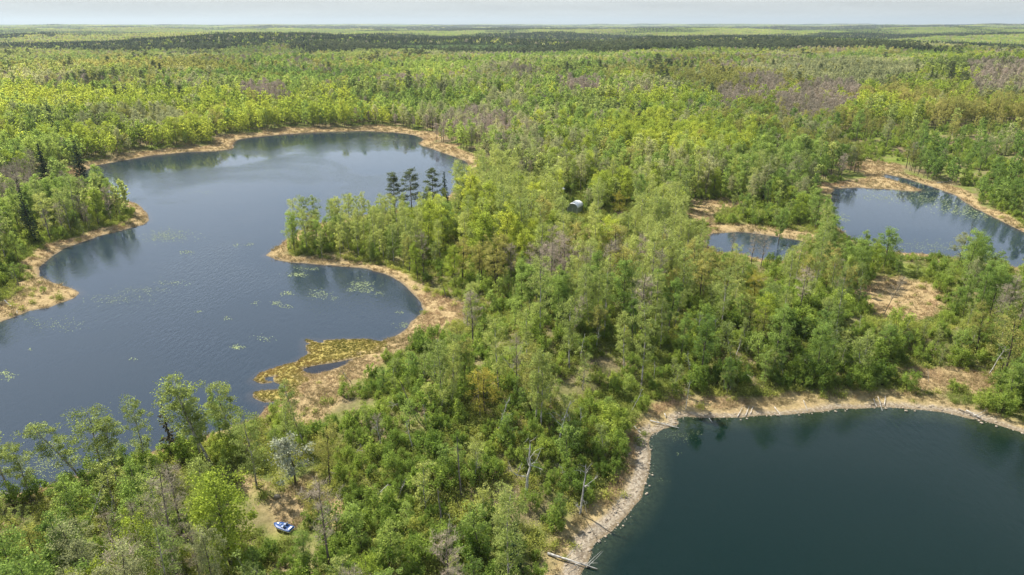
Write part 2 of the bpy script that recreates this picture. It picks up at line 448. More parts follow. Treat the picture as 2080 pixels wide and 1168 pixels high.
# ------------------------------------------------------------------ ground
def build_ground():
    az = np.concatenate([np.linspace(-180, -62, 40, endpoint=False), np.linspace(-62, -44, 30, endpoint=False),
                         np.linspace(-44, 44, 460, endpoint=False), np.linspace(44, 62, 30, endpoint=False), np.linspace(62, 180, 40, endpoint=False)])
    az = np.radians(az)
    rr = [0.0, 12, 24, 34]
    while rr[-1] < 32000:
        r = rr[-1]
        rr.append(r * (1.0075 if 55 < r < 420 else 1.011 if r < 900 else 1.03 if r < 3000 else 1.07))
    rr = np.array(rr[1:])
    na, nr = len(az), len(rr)
    R, A = np.meshgrid(rr, az, indexing='ij')
    x = (R * np.sin(A)).ravel(); y = (R * np.cos(A)).ravel()
    sd = water_sd(x, y)
    L, P, D, B = sd
    z = height(x, y, sd)
    tan = marsh_mask(x, y, L, P, D)
    near = np.hypot(x, y) < 500
    # marsh hummocks
    hum = (fbm(x, y, 1.6, 2, 41) - 0.5) * 0.35 + (fbm(x, y, 5, 2, 42) - 0.5) * 0.5
    wmin = np.minimum(np.minimum(L, P), D)
    z = np.where(near & (wmin > 0), z + np.maximum(hum * sstep(0.0, 2.5, wmin) * (B > 0), -z * 0.6), z)
    moss = sstep(0.6, -0.8, B) * (wmin > 0)
    gw = np.where(x > 24, 1.35, 2.2) + 1.5 * (fbm(x, y, 12, 2, 14) - 0.5)
    grav = sstep(gw + 0.6, gw - 0.4, D) * (D > -2.5)
    wet = sstep(0.5 + np.clip(y, 0, 500) / 220 * (0.3 + 1.2 * fbm(x, y, 14, 2, 15)), 0.05, wmin)
    deep = sstep(0.0, np.where(D < 0, -4.5, -2.2), wmin)
    far = sstep(600, 1400, np.hypot(x, y))
    faces = []
    idx = np.arange(nr * na).reshape(nr, na)
    i2 = np.roll(idx, -1, axis=1)
    q = np.stack([idx[:-1], i2[:-1], i2[1:], idx[1:]], -1).reshape(-1, 4)
    q = q[:, ::-1]
    centre = len(x)
    tri = np.stack([np.full(na, centre), i2[0], idx[0]], -1)
    x = np.append(x, 0); y = np.append(y, 0); z = np.append(z, z[:na].mean())
    at = {k: np.append(v, 0) for k, v in dict(tan=tan, moss=moss, grav=grav, wet=wet, deep=deep, far=far).items()}
    m, t = new_mat('ground')
    N = t.nodes.new; Lk = t.links.new
    o = N('ShaderNodeOutputMaterial')
    def attr(n):
        a = N('ShaderNodeAttribute'); a.attribute_name = n; return a.outputs['Fac']
    tc = N('ShaderNodeTexCoord')
    def noise(s, d=5, r=0.6):
        n = N('ShaderNodeTexNoise'); n.inputs['Scale'].default_value = s; n.inputs['Detail'].default_value = d; n.inputs['Roughness'].default_value = r
        Lk(tc.outputs['Object'], n.inputs['Vector']); return n.outputs['Fac']
    def rmp(v, a, b):
        r = N('ShaderNodeMapRange'); r.inputs['From Min'].default_value = a; r.inputs['From Max'].default_value = b; Lk(v, r.inputs['Value']); return r.outputs[0]
    def mix(f, a, b):
        x = N('ShaderNodeMix'); x.data_type = 'RGBA'
        Lk(f, x.inputs['Factor'])
        for k, s in (('A', a), ('B', b)):
            if isinstance(s, tuple): x.inputs[k].default_value = (*s, 1)
            else: Lk(s, x.inputs[k])
        return x.outputs['Result']
    n1 = rmp(noise(0.35), 0.35, 0.65); n2 = rmp(noise(1.7), 0.35, 0.65); n3 = rmp(noise(0.06, 3), 0.4, 0.6)
    grass = mix(n1, (0.075, 0.105, 0.02), (0.14, 0.16, 0.04))
    litter = mix(n2, (0.10, 0.08, 0.045), (0.19, 0.15, 0.085))
    base = mix(n3, grass, litter)
    base = mix(attr('far'), base, mix(n3, (0.075, 0.11, 0.03), (0.05, 0.08, 0.03)))
    straw = mix(n2, (0.23, 0.168, 0.085), (0.35, 0.262, 0.14))
    straw = mix(rmp(noise(0.9, 6, 0.7), 0.45, 0.75), straw, (0.16, 0.12, 0.055))
    base = mix(attr('tan'), base, straw)
    mossc = mix(n2, (0.21, 0.172, 0.045), (0.29, 0.232, 0.08))
    base = mix(attr('moss'), base, mossc)
    vor = N('ShaderNodeTexVoronoi'); vor.inputs['Scale'].default_value = 3.0; Lk(tc.outputs['Object'], vor.inputs['Vector'])
    gcol = mix(rmp(vor.outputs['Color'], 0.2, 0.8), (0.15, 0.12, 0.085), (0.28, 0.24, 0.18))
    base = mix(attr('grav'), base, gcol)
    base = mix(attr('wet'), base, mix(n2, (0.10, 0.075, 0.045), (0.19, 0.15, 0.095)))
    base = mix(attr('deep'), base, (0.022, 0.019, 0.011))
    b = N('ShaderNodeBsdfDiffuse'); Lk(base, b.inputs['Color'])
    bp = N('ShaderNodeBump'); bp.inputs['Strength'].default_value = 0.9; bp.inputs['Distance'].default_value = 0.25
    Lk(noise(2.2, 6, 0.7), bp.inputs['Height']); Lk(bp.outputs[0], b.inputs['Normal'])
    Lk(b.outputs[0], o.inputs['Surface'])
    me = mesh('ground', np.stack([x, y, z], 1), [q, tri], [m], attrs=at, smooth=True)
    link('ground', me, kind='structure', label='forest floor with tan marsh strips and gravel beach')
build_ground()

# ------------------------------------------------------------------ water
def water_mat(name, body, tint, transp, scale, bump, rough):
    m, t = new_mat(name)
    N = t.nodes.new; Lk = t.links.new
    o = N('ShaderNodeOutputMaterial')
    tc = N('ShaderNodeTexCoord')
    mp = N('ShaderNodeMapping'); mp.inputs['Rotation'].default_value = (0, 0, math.radians(38)); mp.inputs['Scale'].default_value = (1, 0.38, 1)
    Lk(tc.outputs['Object'], mp.inputs[0])
    n = N('ShaderNodeTexNoise'); n.inputs['Scale'].default_value = scale; n.inputs['Detail'].default_value = 4; n.inputs['Roughness'].default_value = 0.6
    Lk(mp.outputs[0], n.inputs['Vector'])
    big = N('ShaderNodeTexNoise'); big.inputs['Scale'].default_value = 0.02; big.inputs['Detail'].default_value = 3; big.inputs['Distortion'].default_value = 0.6
    Lk(tc.outputs['Object'], big.inputs['Vector'])
    br = N('ShaderNodeMapRange'); br.inputs['From Min'].default_value = 0.44; br.inputs['From Max'].default_value = 0.60
    br.inputs['To Min'].default_value = bump * 0.08; br.inputs['To Max'].default_value = bump
    Lk(big.outputs['Fac'], br.inputs['Value'])
    bp = N('ShaderNodeBump'); bp.inputs['Distance'].default_value = 0.55
    Lk(br.outputs[0], bp.inputs['Strength']); Lk(n.outputs['Fac'], bp.inputs['Height'])
    fr = N('ShaderNodeFresnel'); fr.inputs['IOR'].default_value = 1.36; Lk(bp.outputs[0], fr.inputs['Normal'])
    gl = N('ShaderNodeBsdfGlossy'); gl.inputs['Roughness'].default_value = rough; Lk(bp.outputs[0], gl.inputs['Normal'])
    df = N('ShaderNodeBsdfDiffuse'); df.inputs[0].default_value = (*body, 1)
    tr = N('ShaderNodeBsdfTransparent'); tr.inputs[0].default_value = (*tint, 1)
    mb = N('ShaderNodeMixShader'); mb.inputs[0].default_value = transp
    Lk(df.outputs[0], mb.inputs[1]); Lk(tr.outputs[0], mb.inputs[2])
    ms = N('ShaderNodeMixShader')
    Lk(fr.outputs[0], ms.inputs[0]); Lk(mb.outputs[0], ms.inputs[1]); Lk(gl.outputs[0], ms.inputs[2])
    Lk(ms.outputs[0], o.inputs['Surface'])
    return m
M['lake_water'] = water_mat('lake_water', (0.028, 0.050, 0.076), (0.62, 0.55, 0.42), 0.55, 1.1, 0.30, 0.03)
M['pond_water'] = water_mat('pond_water', (0.028, 0.050, 0.076), (0.62, 0.55, 0.42), 0.55, 1.5, 0.07, 0.03)
M['teal_water'] = water_mat('teal_water', (0.000, 0.022, 0.021), (0.50, 0.60, 0.50), 0.72, 1.1, 0.36, 0.03)

for _n in M['teal_water'].node_tree.nodes:
    if _n.type == 'FRESNEL': _n.inputs['IOR'].default_value = 1.31

def water_sheet(name, P, mat, label, grow=7.0):
    P = np.array(P)
    area = 0.5 * np.sum(P[:, 0] * np.roll(P[:, 1], -1) - np.roll(P[:, 0], -1) * P[:, 1])
    if area < 0:
        P = P[::-1]
    e = np.roll(P, -1, 0) - np.roll(P, 1, 0)
    n = np.stack([e[:, 1], -e[:, 0]], 1); n /= np.linalg.norm(n, axis=1)[:, None] + 1e-9
    g = np.minimum(grow, 2.5 + np.maximum(P[:, 1], 0) / 90)[:, None]
    P2 = P + n * g
    import mathutils
    tris = mathutils.geometry.tessellate_polygon([[Vector((a, b, 0)) for a, b in P2]])
    v = np.c_[P2, np.zeros(len(P2))]
    tr = []
    for a, b, c in tris:
        cr = (P2[b, 0] - P2[a, 0]) * (P2[c, 1] - P2[a, 1]) - (P2[b, 1] - P2[a, 1]) * (P2[c, 0] - P2[a, 0])
        tr.append((a, b, c) if cr > 0 else (a, c, b))
    link(name, mesh(name, v, np.array(tr), [mat]), kind='structure', label=label)
water_sheet('lake', LAKE, M['lake_water'], 'blue lake with rippled water and lily pads')
water_sheet('pond', POND, M['pond_water'], 'calm pond ringed by tan marsh')
water_sheet('small_pond', SMALL, M['pond_water'], 'small pond behind the bare trees')
M['pool_water'] = water_mat('pool_water', (0.006, 0.014, 0.026), (0.5, 0.45, 0.35), 0.6, 1.5, 0.05, 0.03)
water_sheet('pool', POOL, M['pool_water'], 'dark pool inside the mossy bog', 1.0)
water_sheet('deep_lake', DARK, M['teal_water'], 'dark teal lake with a gravel shore')

# ------------------------------------------------------------------ plant builders
def tube(pts, rad, sides=5):
    pts = np.asarray(pts, float); rad = np.asarray(rad, float)
    n = len(pts)
    d = np.gradient(pts, axis=0); d /= np.linalg.norm(d, axis=1)[:, None] + 1e-9
    ref = np.where(np.abs(d[:, 2:3]) > 0.9, np.array([[1.0, 0, 0]]), np.array([[0, 0, 1.0]]))
    a = np.cross(d, ref); a /= np.linalg.norm(a, axis=1)[:, None] + 1e-9
    b = np.cross(d, a)
    th = np.linspace(0, 2 * PI, sides, endpoint=False)
    v = pts[:, None, :] + rad[:, None, None] * (np.cos(th)[None, :, None] * a[:, None, :] + np.sin(th)[None, :, None] * b[:, None, :])
    i = np.arange(n * sides).reshape(n, sides); j = np.roll(i, -1, 1)
    f = np.stack([i[:-1], i[1:], j[1:], j[:-1]], -1).reshape(-1, 4)
    v = v.reshape(-1, 3)
    if sides in (3, 4):
        cap = i[-1] if sides == 4 else np.append(i[-1], i[-1][2])
    else:
        cap = np.array([i[-1][0], i[-1][1], i[-1][2], i[-1][min(3, sides - 1)]])
    if sides == 3:
        return v, f
    f = np.vstack([f, cap[None, ::-1]])
    return v, f

class Part:
    def __init__(s): s.v = []; s.f = []; s.m = []; s.c = []; s.n = 0
    def add(s, v, f, mat=0, clump=0.5):
        v = np.asarray(v, float); f = np.asarray(f)
        s.v.append(v); s.f.append(f + s.n); s.m.append(np.full(len(f), mat))
        s.c.append(np.broadcast_to(np.asarray(clump, float), (len(v),)).copy()); s.n += len(v)
    def tube(s, pts, rad, sides=5, mat=0):
        s.add(*tube(pts, rad, sides), mat)
    def leaves(s, c, size, clump, r, mat=0, narrow=0.6, up=0.0, dirs=None):
        n = len(c)
        if n == 0: return
        nr = r.normal(size=(n, 3)); nr[:, 2] = np.abs(nr[:, 2]) + up
        nr /= np.linalg.norm(nr, axis=1)[:, None]
        t = r.normal(size=(n, 3)) if dirs is None else dirs + r.normal(size=(n, 3)) * 0.25
        t -= nr * np.sum(t * nr, 1)[:, None]; t /= np.linalg.norm(t, axis=1)[:, None] + 1e-9
        b = np.cross(nr, t)
        sz = size * r.uniform(0.6, 1.3, n)[:, None]
        v = np.stack([c - t * sz, c + b * sz * narrow, c + t * sz, c - b * sz * narrow], 1).reshape(-1, 3)
        s.add(v, np.arange(n * 4).reshape(n, 4), mat, np.repeat(np.broadcast_to(clump, (n,)), 4))
    def mesh(s, name, mats):
        return mesh(name, np.vstack(s.v), np.vstack(s.f), mats, np.concatenate(s.m), {'clump': np.concatenate(s.c)})

def merge(a, b):
    p = Part()
    for q, off in ((a, 0), (b, 1)):
        for v, f, m, c in zip(q.v, q.f, q.m, q.c):
            pass
    n = 0
    for q, off in ((a, 0), (b, 1)):
        if q.n == 0: continue
        p.v.append(np.vstack(q.v)); p.f.append(np.vstack(q.f) + n); p.m.append(np.concatenate(q.m) + off); p.c.append(np.concatenate(q.c)); n += q.n
    p.n = n
    return p

def leafy(seed, h=13, cw=5.5, base=0.3, limbs=16, nleaf=3000, size=0.2, tr=0.14, prof='oval', rise=0.5, csz=0.15, lean=0.03,
          limb_r=0.3, per=3, sides=5, limb_sides=3, droop=0.0, holes=0.0, twigs=0):
    r = np.random.default_rng(seed)
    T, Cn = Part(), Part()
    nt_ = 6
    ts = np.linspace(0, 1, nt_)
    wob = np.cumsum(r.normal(0, 0.18, (nt_, 2)), 0) * ts[:, None]
    ln = r.normal(0, lean, 2) * h
    tp = np.c_[wob + ts[:, None] * ln, ts * h * 0.95]
    tp[0, 2] = -0.4
    T.tube(tp, 1.25 * tr * (1 - 0.85 * ts) + 0.015, sides)
    def trunk_at(t):
        return np.array([np.interp(t, ts, tp[:, k]) for k in range(3)])
    tips = []
    az = r.uniform(0, 2 * PI)
    for i in range(limbs):
        t = base + (0.97 - base) * (i + r.uniform(0.1, 0.9)) / limbs
        az += 2.399 + r.normal(0, 0.4)
        u = (t - base) / (1 - base)
        if prof == 'oval': R = math.sin(PI * (0.16 + 0.80 * u)) ** 0.8
        elif prof == 'round': R = math.sqrt(max(0.05, 1 - (u * 1.05 - 0.42) ** 2 / 0.45))
        elif prof == 'slim': R = 0.45 + 0.55 * math.sin(PI * (0.1 + 0.8 * u))
        else: R = 1.0
        R *= cw / 2 * r.uniform(0.65, 1.15)
        p0 = trunk_at(t * 0.93)
        dirv = np.array([math.cos(az), math.sin(az), 0])
        up = rise * R * r.uniform(0.6, 1.4)
        pts = [p0 + dirv * R * s + np.array([0, 0, up * s - droop * R * s * s]) + r.normal(0, 0.08 * R, 3) * s for s in (0, 0.35, 0.7, 1.0)]
        lr = max(0.018, tr * limb_r * (1.1 - 0.7 * t))
        if limb_sides: T.tube(pts, [lr, lr * 0.75, lr * 0.5, lr * 0.2], limb_sides)
        pts = np.array(pts)
        for k in range(per):
            s = 1.0 - 0.55 * k / max(1, per - 1) if per > 1 else 0.9
            q = np.array([np.interp(s, (0, 0.35, 0.7, 1.0), pts[:, kk]) for kk in range(3)])
            q = q + r.normal(0, 0.07 * cw, 3) * np.array([1, 1, 0.7])
            tips.append(q)
            if twigs and limb_sides:
                T.tube([pts[2], (pts[2] + q) / 2 + r.normal(0, 0.1, 3), q], [lr * 0.4, lr * 0.25, 0.006], 3)
    for k in range(max(2, limbs // 5)):
        tips.append(trunk_at(1.0) + r.normal(0, 0.08 * cw, 3) + np.array([0, 0, -0.02 * h]))
    tips = np.array(tips)
    wgt = r.uniform(0.3, 1.5, len(tips)); wgt /= wgt.sum()
    which = r.choice(len(tips), nleaf, p=wgt)
    csize = cw * csz * r.uniform(0.6, 1.35, len(tips))
    off = r.normal(size=(nleaf, 3))
    off /= np.linalg.norm(off, axis=1)[:, None]
    off *= (r.uniform(0, 1, nleaf) ** 0.45)[:, None]
    c = tips[which] + off * csize[which][:, None] * np.array([1.0, 1.0, 0.75])
    cl = np.clip(r.uniform(0.15, 0.85, len(tips))[which] + r.normal(0, 0.13, nleaf), 0, 1)
    Cn.leaves(c, size, cl, r, 0, up=0.25)
    return T, Cn

def bare(seed, h=13, cw=4.5, base=0.35, limbs=22, tr=0.13, twigs=1000, tl=0.8, nw=0.035):
    r = np.random.default_rng(seed)
    T, _ = leafy(seed, h, cw, base, limbs, 5, 0.1, tr, 'oval', 0.9, limb_r=0.35, per=3, twigs=1)
    Cn = Part()
    # fine twig haze at the limb ends
    tv = np.vstack(T.v[1:])
    c = tv[r.integers(0, len(tv), twigs)]
    d = np.c_[r.normal(0, 1, (twigs, 2)), np.abs(r.normal(0.8, 0.5, twigs))]
    d /= np.linalg.norm(d, axis=1)[:, None]
    Cn.leaves(c + d * tl * 0.5, tl * 0.6, np.clip(r.normal(0.5, 0.2, twigs), 0, 1), r, 0, narrow=nw, dirs=d * 3)
    return T, Cn

def spruce(seed, h=15, cw=5.0, nb=26, per=9, size=0.42, base=0.05, thin=1.0, sides=5):
    r = np.random.default_rng(seed)
    T, Cn = Part(), Part()
    T.tube([(0, 0, -0.4), (0.05, 0, h * 0.5), (0, 0.05, h * 0.98)], [0.16, 0.1, 0.02], sides)
    for lv in range(nb):
        t = base + (0.99 - base) * (lv / nb) ** 0.9
        R = cw / 2 * (1 - t) ** 0.85 * r.uniform(0.75, 1.15) + 0.15
        k = max(4, int(per * (1 - t * 0.5)))
        for a in np.linspace(0, 2 * PI, k, endpoint=False) + r.uniform(0, 6):
            if r.random() > thin: continue
            RR = R * r.uniform(0.7, 1.15)
            n = max(2, int(RR / size * 2.0))
            s = np.linspace(0.15, 1, n)
            d = np.array([math.cos(a), math.sin(a), -0.30])
            c = np.array([0, 0, t * h]) + d * (RR * s)[:, None] + np.array([0, 0, 0.18 * RR]) * (s ** 2)[:, None] + r.normal(0, 0.06, (n, 3))
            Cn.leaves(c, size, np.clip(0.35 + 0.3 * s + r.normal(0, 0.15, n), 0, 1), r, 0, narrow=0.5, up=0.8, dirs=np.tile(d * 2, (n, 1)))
    return T, Cn

def pine(seed, h=17, cw=6.0, base=0.45, limbs=16, size=0.3, nleaf=1700):
    r = np.random.default_rng(seed)
    T, Cn = Part(), Part()
    ln = r.normal(0, 0.02, 2) * h
    T.tube([(0, 0, -0.4), (ln[0] * .5, ln[1] * .5, h * 0.5), (ln[0], ln[1], h * 0.97)], [0.2, 0.14, 0.03], 5)
    tips = []; az = r.uniform(0, 6)
    for i in range(limbs):
        t = base + (0.97 - base) * (i + r.uniform(0, 0.8)) / limbs
        az += 2.399 + r.normal(0, 0.4)
        u = (t - base) / (1 - base)
        R = cw / 2 * (1 - 0.65 * u ** 1.6) * r.uniform(0.6, 1.15)
        p0 = np.array([ln[0] * t, ln[1] * t, t * h])
        d = np.array([math.cos(az), math.sin(az), 0.18])
        T.tube([p0, p0 + d * R * 0.6, p0 + d * R + np.array([0, 0, 0.1 * R])], [0.05, 0.035, 0.012], 3)
        for s in (1.0, 0.75, 0.5):
            tips.append(p0 + d * R * s + np.array([0, 0, 0.12 * R]) + r.normal(0, 0.18, 3))
    tips.append(np.array([ln[0], ln[1], h * 0.98])); tips.append(np.array([ln[0], ln[1], h * 0.93]))
    tips = np.array(tips)
    wh = r.integers(0, len(tips), nleaf)
    off = r.normal(size=(nleaf, 3)) * np.array([0.42, 0.42, 0.2]) * (cw / 6)
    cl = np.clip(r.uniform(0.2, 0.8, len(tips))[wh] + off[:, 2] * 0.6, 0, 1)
    Cn.leaves(tips[wh] + off, size, cl, r, 0, narrow=0.35, up=0.3)
    return T, Cn

def shrub(seed, h=2.8, wd=3.4, nleaf=1000, size=0.16, stems=9, nc=26):
    r = np.random.default_rng(seed)
    T, Cn = Part(), Part()
    tips = []
    for i in range(nc):
        a = r.uniform(0, 2 * PI); rad = wd / 2 * math.sqrt(r.uniform(0, 1))
        top = h * (1 - 0.4 * (rad / (wd / 2)) ** 2) * r.uniform(0.3, 1.15)
        p = np.array([math.cos(a) * rad, math.sin(a) * rad, top * r.uniform(0.6, 1.0)])
        tips.append(p)
        if i < stems:
            T.tube([(p[0] * 0.1, p[1] * 0.1, -0.2), (p[0] * 0.5, p[1] * 0.5, p[2] * 0.6), p], [0.04, 0.028, 0.01], 3)
    tips = np.array(tips)
    wh = r.integers(0, nc, nleaf)
    off = r.normal(size=(nleaf, 3)); off /= np.linalg.norm(off, axis=1)[:, None]
    off *= (r.uniform(0, 1, nleaf) ** 0.6)[:, None] * wd * 0.15
    c = tips[wh] + off * np.array([1, 1, 1.5]); c[:, 2] = np.maximum(c[:, 2], 0.05)
    cl = np.clip(r.uniform(0.15, 0.85, nc)[wh] + r.normal(0, 0.13, nleaf), 0, 1)
    Cn.leaves(c, size, cl, r, 0, up=0.35)
    return T, Cn

def dead(seed, h=10, limbs=7, tr=0.16, spread=3.0, fork=True, sub=3):
    r = np.random.default_rng(seed)
    T, Cn = Part(), Part()
    ts = np.linspace(0, 1, 6)
    wob = np.cumsum(r.normal(0, 0.12, (6, 2)), 0)
    tp = np.c_[wob, ts * h]; tp[0, 2] = -0.4
    T.tube(tp, tr * (1 - 0.8 * ts) + 0.02, 6)
    for i in range(limbs):
        t = r.uniform(0.4, 0.97)
        p = np.array([np.interp(t, ts, tp[:, k]) for k in range(3)])
        a = i * 2.4 + r.normal(0, 0.4)
        ln = spread * r.uniform(0.45, 1.1) * (1.15 - 0.6 * t)
        d = np.array([math.cos(a), math.sin(a), r.uniform(0.15, 1.0)])
        pts = [p]
        for k in range(4):
            d = d + r.normal(0, 0.28, 3); pts.append(pts[-1] + d / np.linalg.norm(d) * ln / 4)
        lr = tr * 0.42 * (1.2 - 0.7 * t)
        Cn.tube(pts, np.linspace(lr, lr * 0.25, 5), 4)
        for k in range(sub):
            q = pts[r.integers(1, 5)]
            dd = d * 0.5 + r.normal(0, 0.7, 3)
            dd /= np.linalg.norm(dd)
            e = q + dd * ln * r.uniform(0.25, 0.55)
            Cn.tube([q, (q + e) / 2 + r.normal(0, 0.06, 3), e], [lr * 0.4, lr * 0.25, lr * 0.1], 3)
    return T, Cn

# each kind: list of (trunk mesh, crown mesh, joined mesh) forms
KIND = {}
def forms(kind, makers, bark, leaf):
    out = []
    for T, Cn in makers:
        tm = T.mesh(kind + '_trunk', [M[bark]])
        cm = Cn.mesh(kind + '_crown', [M[leaf]])
        jm = merge(T, Cn).mesh(kind, [M[bark], M[leaf]])
        out.append((tm, cm, jm))
    KIND[kind] = out

forms('birch_tree', [leafy(100 + i, h=13.5 + i * 0.5, cw=3.9 + 0.4 * (i % 3), base=0.22 + 0.05 * (i % 2), limbs=22, nleaf=5000, size=0.108, tr=0.12, prof='slim', rise=1.1, csz=0.17, lean=0.05, droop=0.25, per=3) for i in range(5)], 'birch_bark', 'birch_leaf')
forms('aspen_tree', [leafy(200 + i, h=13 + i * 0.4, cw=5.0 + 0.4 * (i % 3), base=0.25, limbs=20, nleaf=6300, size=0.120, tr=0.14, prof='oval', rise=0.7, csz=0.155, per=3) for i in range(5)], 'grey_bark', 'aspen_leaf')
forms('maple_tree', [leafy(300 + i, h=12.5 + i * 0.4, cw=6.4 + 0.5 * (i % 3), base=0.2, limbs=22, nleaf=7800, size=0.128, tr=0.16, prof='round', rise=0.45, csz=0.14, per=4) for i in range(5)], 'grey_bark', 'maple_leaf')
forms('oak_tree', [leafy(400 + i, h=12.5 + i * 0.4, cw=6.4 + 0.5 * (i % 3), base=0.35, limbs=16, nleaf=4200, size=0.120, tr=0.17, prof='round', rise=0.6, csz=0.12, per=4, limb_r=0.42, twigs=1) for i in range(5)], 'dark_bark', 'oak_leaf')
forms('poplar_tree', [leafy(450 + i, h=12.5 + i * 0.4, cw=5.2 + 0.4 * (i % 3), base=0.3, limbs=18, nleaf=4400, size=0.112, tr=0.14, prof='oval', rise=0.8, csz=0.14, per=4, limb_r=0.4, twigs=1) for i in range(4)], 'grey_bark', 'pale_leaf')
_a = [leafy(470 + i, h=6.5 + 0.4 * i, cw=2.5 + 0.2 * i, base=0.12, limbs=16, nleaf=1500, size=0.105, tr=0.055, prof='slim', rise=1.5, csz=0.16, lean=0.05, per=3, twigs=1) for i in range(3)]
_b = [leafy(480 + i, h=6.0 + 0.4 * i, cw=3.0 + 0.2 * i, base=0.1, limbs=16, nleaf=1700, size=0.11, tr=0.06, prof='oval', rise=1.0, csz=0.15, lean=0.06, per=3, twigs=1) for i in range(3)]
forms('young_tree', _a, 'birch_bark', 'birch_leaf'); _k = KIND['young_tree']
forms('young_tree', _b, 'grey_bark', 'aspen_leaf'); KIND['young_tree'] = _k + KIND['young_tree']
forms('bare_tree', [bare(500 + i, h=12.5 + i * 0.5, cw=4.6 + 0.4 * (i % 2)) for i in range(4)], 'grey_bark', 'twig')
forms('spruce_tree', [spruce(600 + i, h=14 + i, cw=5.0 + 0.3 * i) for i in range(3)], 'dark_bark', 'spruce_needle')
forms('pine_tree', [pine(650 + i, h=16.5 + 0.6 * i, cw=6.2 + 0.3 * i, base=0.36, limbs=20, nleaf=3400, size=0.24) for i in range(4)], 'pine_bark', 'pine_needle')
forms('shrub', [shrub(700 + i, h=2.8 + 0.45 * i, wd=2.6 + 0.3 * i, nleaf=1700 + 150 * i, size=0.115) for i in range(5)], 'dark_bark', 'willow_leaf')
forms('blossom_tree', [leafy(800 + i, h=7.5, cw=4.6, base=0.2, limbs=16, nleaf=2200, size=0.15, tr=0.1, prof='round', csz=0.15) for i in range(2)], 'dark_bark', 'blossom')
forms('dead_tree', [dead(850 + i, h=8.5 + i, limbs=8, spread=3.4) for i in range(5)], 'dead_wood', 'dead_wood')
forms('tree_snag', [dead(880 + i, h=7.5 + 1.5 * i, limbs=3 + i, tr=0.17, spread=1.3, sub=1) for i in range(3)], 'snag_wood', 'snag_wood')

# lighter forms for the woods further off: fewer, bigger leaf sprays
LOD = {}
def lod(kind, makers, bark, leaf):
    LOD[kind] = [merge(T, Cn).mesh(kind + '_far', [M[bark], M[leaf]]) for T, Cn in makers]
def few(seed, **k):
    k.setdefault('nleaf', 520); k.setdefault('size', 0.42)
    return leafy(seed, sides=4, limb_sides=0, **k)
lod('birch_tree', [few(1100 + i, h=13.5, cw=4.2, base=0.22, limbs=16, prof='slim', rise=1.0, csz=0.17, tr=0.12) for i in range(4)], 'birch_bark', 'birch_leaf')
lod('aspen_tree', [few(1200 + i, h=13, cw=5.4, base=0.25, limbs=16, csz=0.16) for i in range(4)], 'grey_bark', 'aspen_leaf')
lod('maple_tree', [few(1300 + i, h=12.5, cw=6.6, base=0.2, limbs=18, prof='round', csz=0.14) for i in range(4)], 'grey_bark', 'maple_leaf')
lod('oak_tree', [few(1400 + i, h=12.5, cw=6.6, base=0.3, limbs=16, prof='round', csz=0.125, nleaf=420) for i in range(4)], 'dark_bark', 'oak_leaf')
lod('poplar_tree', [few(1450 + i, h=12.5, cw=5.6, base=0.3, limbs=16, csz=0.15, nleaf=420) for i in range(3)], 'grey_bark', 'pale_leaf')
lod('bare_tree', [bare(1500 + i, h=12.5, limbs=12, twigs=420, tl=1.5, nw=0.07) for i in range(3)], 'grey_bark', 'twig')
lod('spruce_tree', [spruce(1600 + i, h=14.5, nb=16, per=6, size=0.75, sides=4) for i in range(2)], 'dark_bark', 'spruce_needle')
lod('pine_tree', [pine(1650 + i, h=17, limbs=12, size=0.6, nleaf=420) for i in range(3)], 'pine_bark', 'pine_needle')

# ------------------------------------------------------------------ where things grow
def inside_any(polys, x, y, soft=0.0):
    m = np.zeros(x.shape, bool)
    for p in polys:
        m |= poly_sd(p, x, y, 20) < soft
    return m

def jitter_grid(step, rmin, rmax, half_deg, seed):
    r = np.random.default_rng(seed)
    n = int(rmax / step) + 2
    gx, gy = np.meshgrid(np.arange(-n, n + 1), np.arange(0, n + 1))
    gx = gx.ravel().astype(float); gy = gy.ravel().astype(float)
    gx += 0.5 * (gy % 2)
    x = (gx + r.uniform(-0.46, 0.46, len(gx))) * step
    y = (gy * 0.92 + r.uniform(-0.46, 0.46, len(gx))) * step
    rr = np.hypot(x, y)
    k = (rr >= rmin) & (rr < rmax) & (np.abs(np.arctan2(x, y)) < math.radians(half_deg))
    return x[k], y[k]

class Spots: pass
def make_spots(x, y):
    s = Spots(); s.x, s.y = x, y
    s.sd = water_sd(x, y)
    s.w = np.minimum(np.minimum(s.sd[0], s.sd[1]), s.sd[2])
    s.tan = marsh_mask(x, y, *s.sd[:3])
    s.z = height(x, y, s.sd)
    return s
def sub(s, k):
    o = Spots(); o.x, o.y, o.w, o.tan, o.z = s.x[k], s.y[k], s.w[k], s.tan[k], s.z[k]
    return o

TREES = ['birch_tree', 'aspen_tree', 'maple_tree', 'oak_tree', 'poplar_tree', 'bare_tree', 'spruce_tree', 'pine_tree']
def dark_wood(x, y):
    """belts of dark conifers beyond the lakes"""
    r = np.hypot(x, y)
    a = np.degrees(np.arctan2(x, y))
    t = sstep(-16, 8, a)
    n_ = fbm(x, y, 520, 3, 61) - 0.5
    inner = 1500 - 380 * t + 900 * n_ + 500 * (fbm(x, y * 0.5, 240, 2, 65) - 0.5)
    outer = 2050 + 650 * t + 900 * (fbm(x, y, 1500, 2, 62) - 0.5)
    band = sstep(inner - 40, inner + 60, r) * sstep(outer + 120, outer - 120, r)
    band2 = sstep(0.56, 0.62, fbm(x * 0.45, y, 900, 3, 63)) * sstep(2200, 3000, r)
    return np.maximum(band * sstep(0.40, 0.45, fbm(x, y * 0.55, 420, 3, 64) + 0.05 * t), band2)

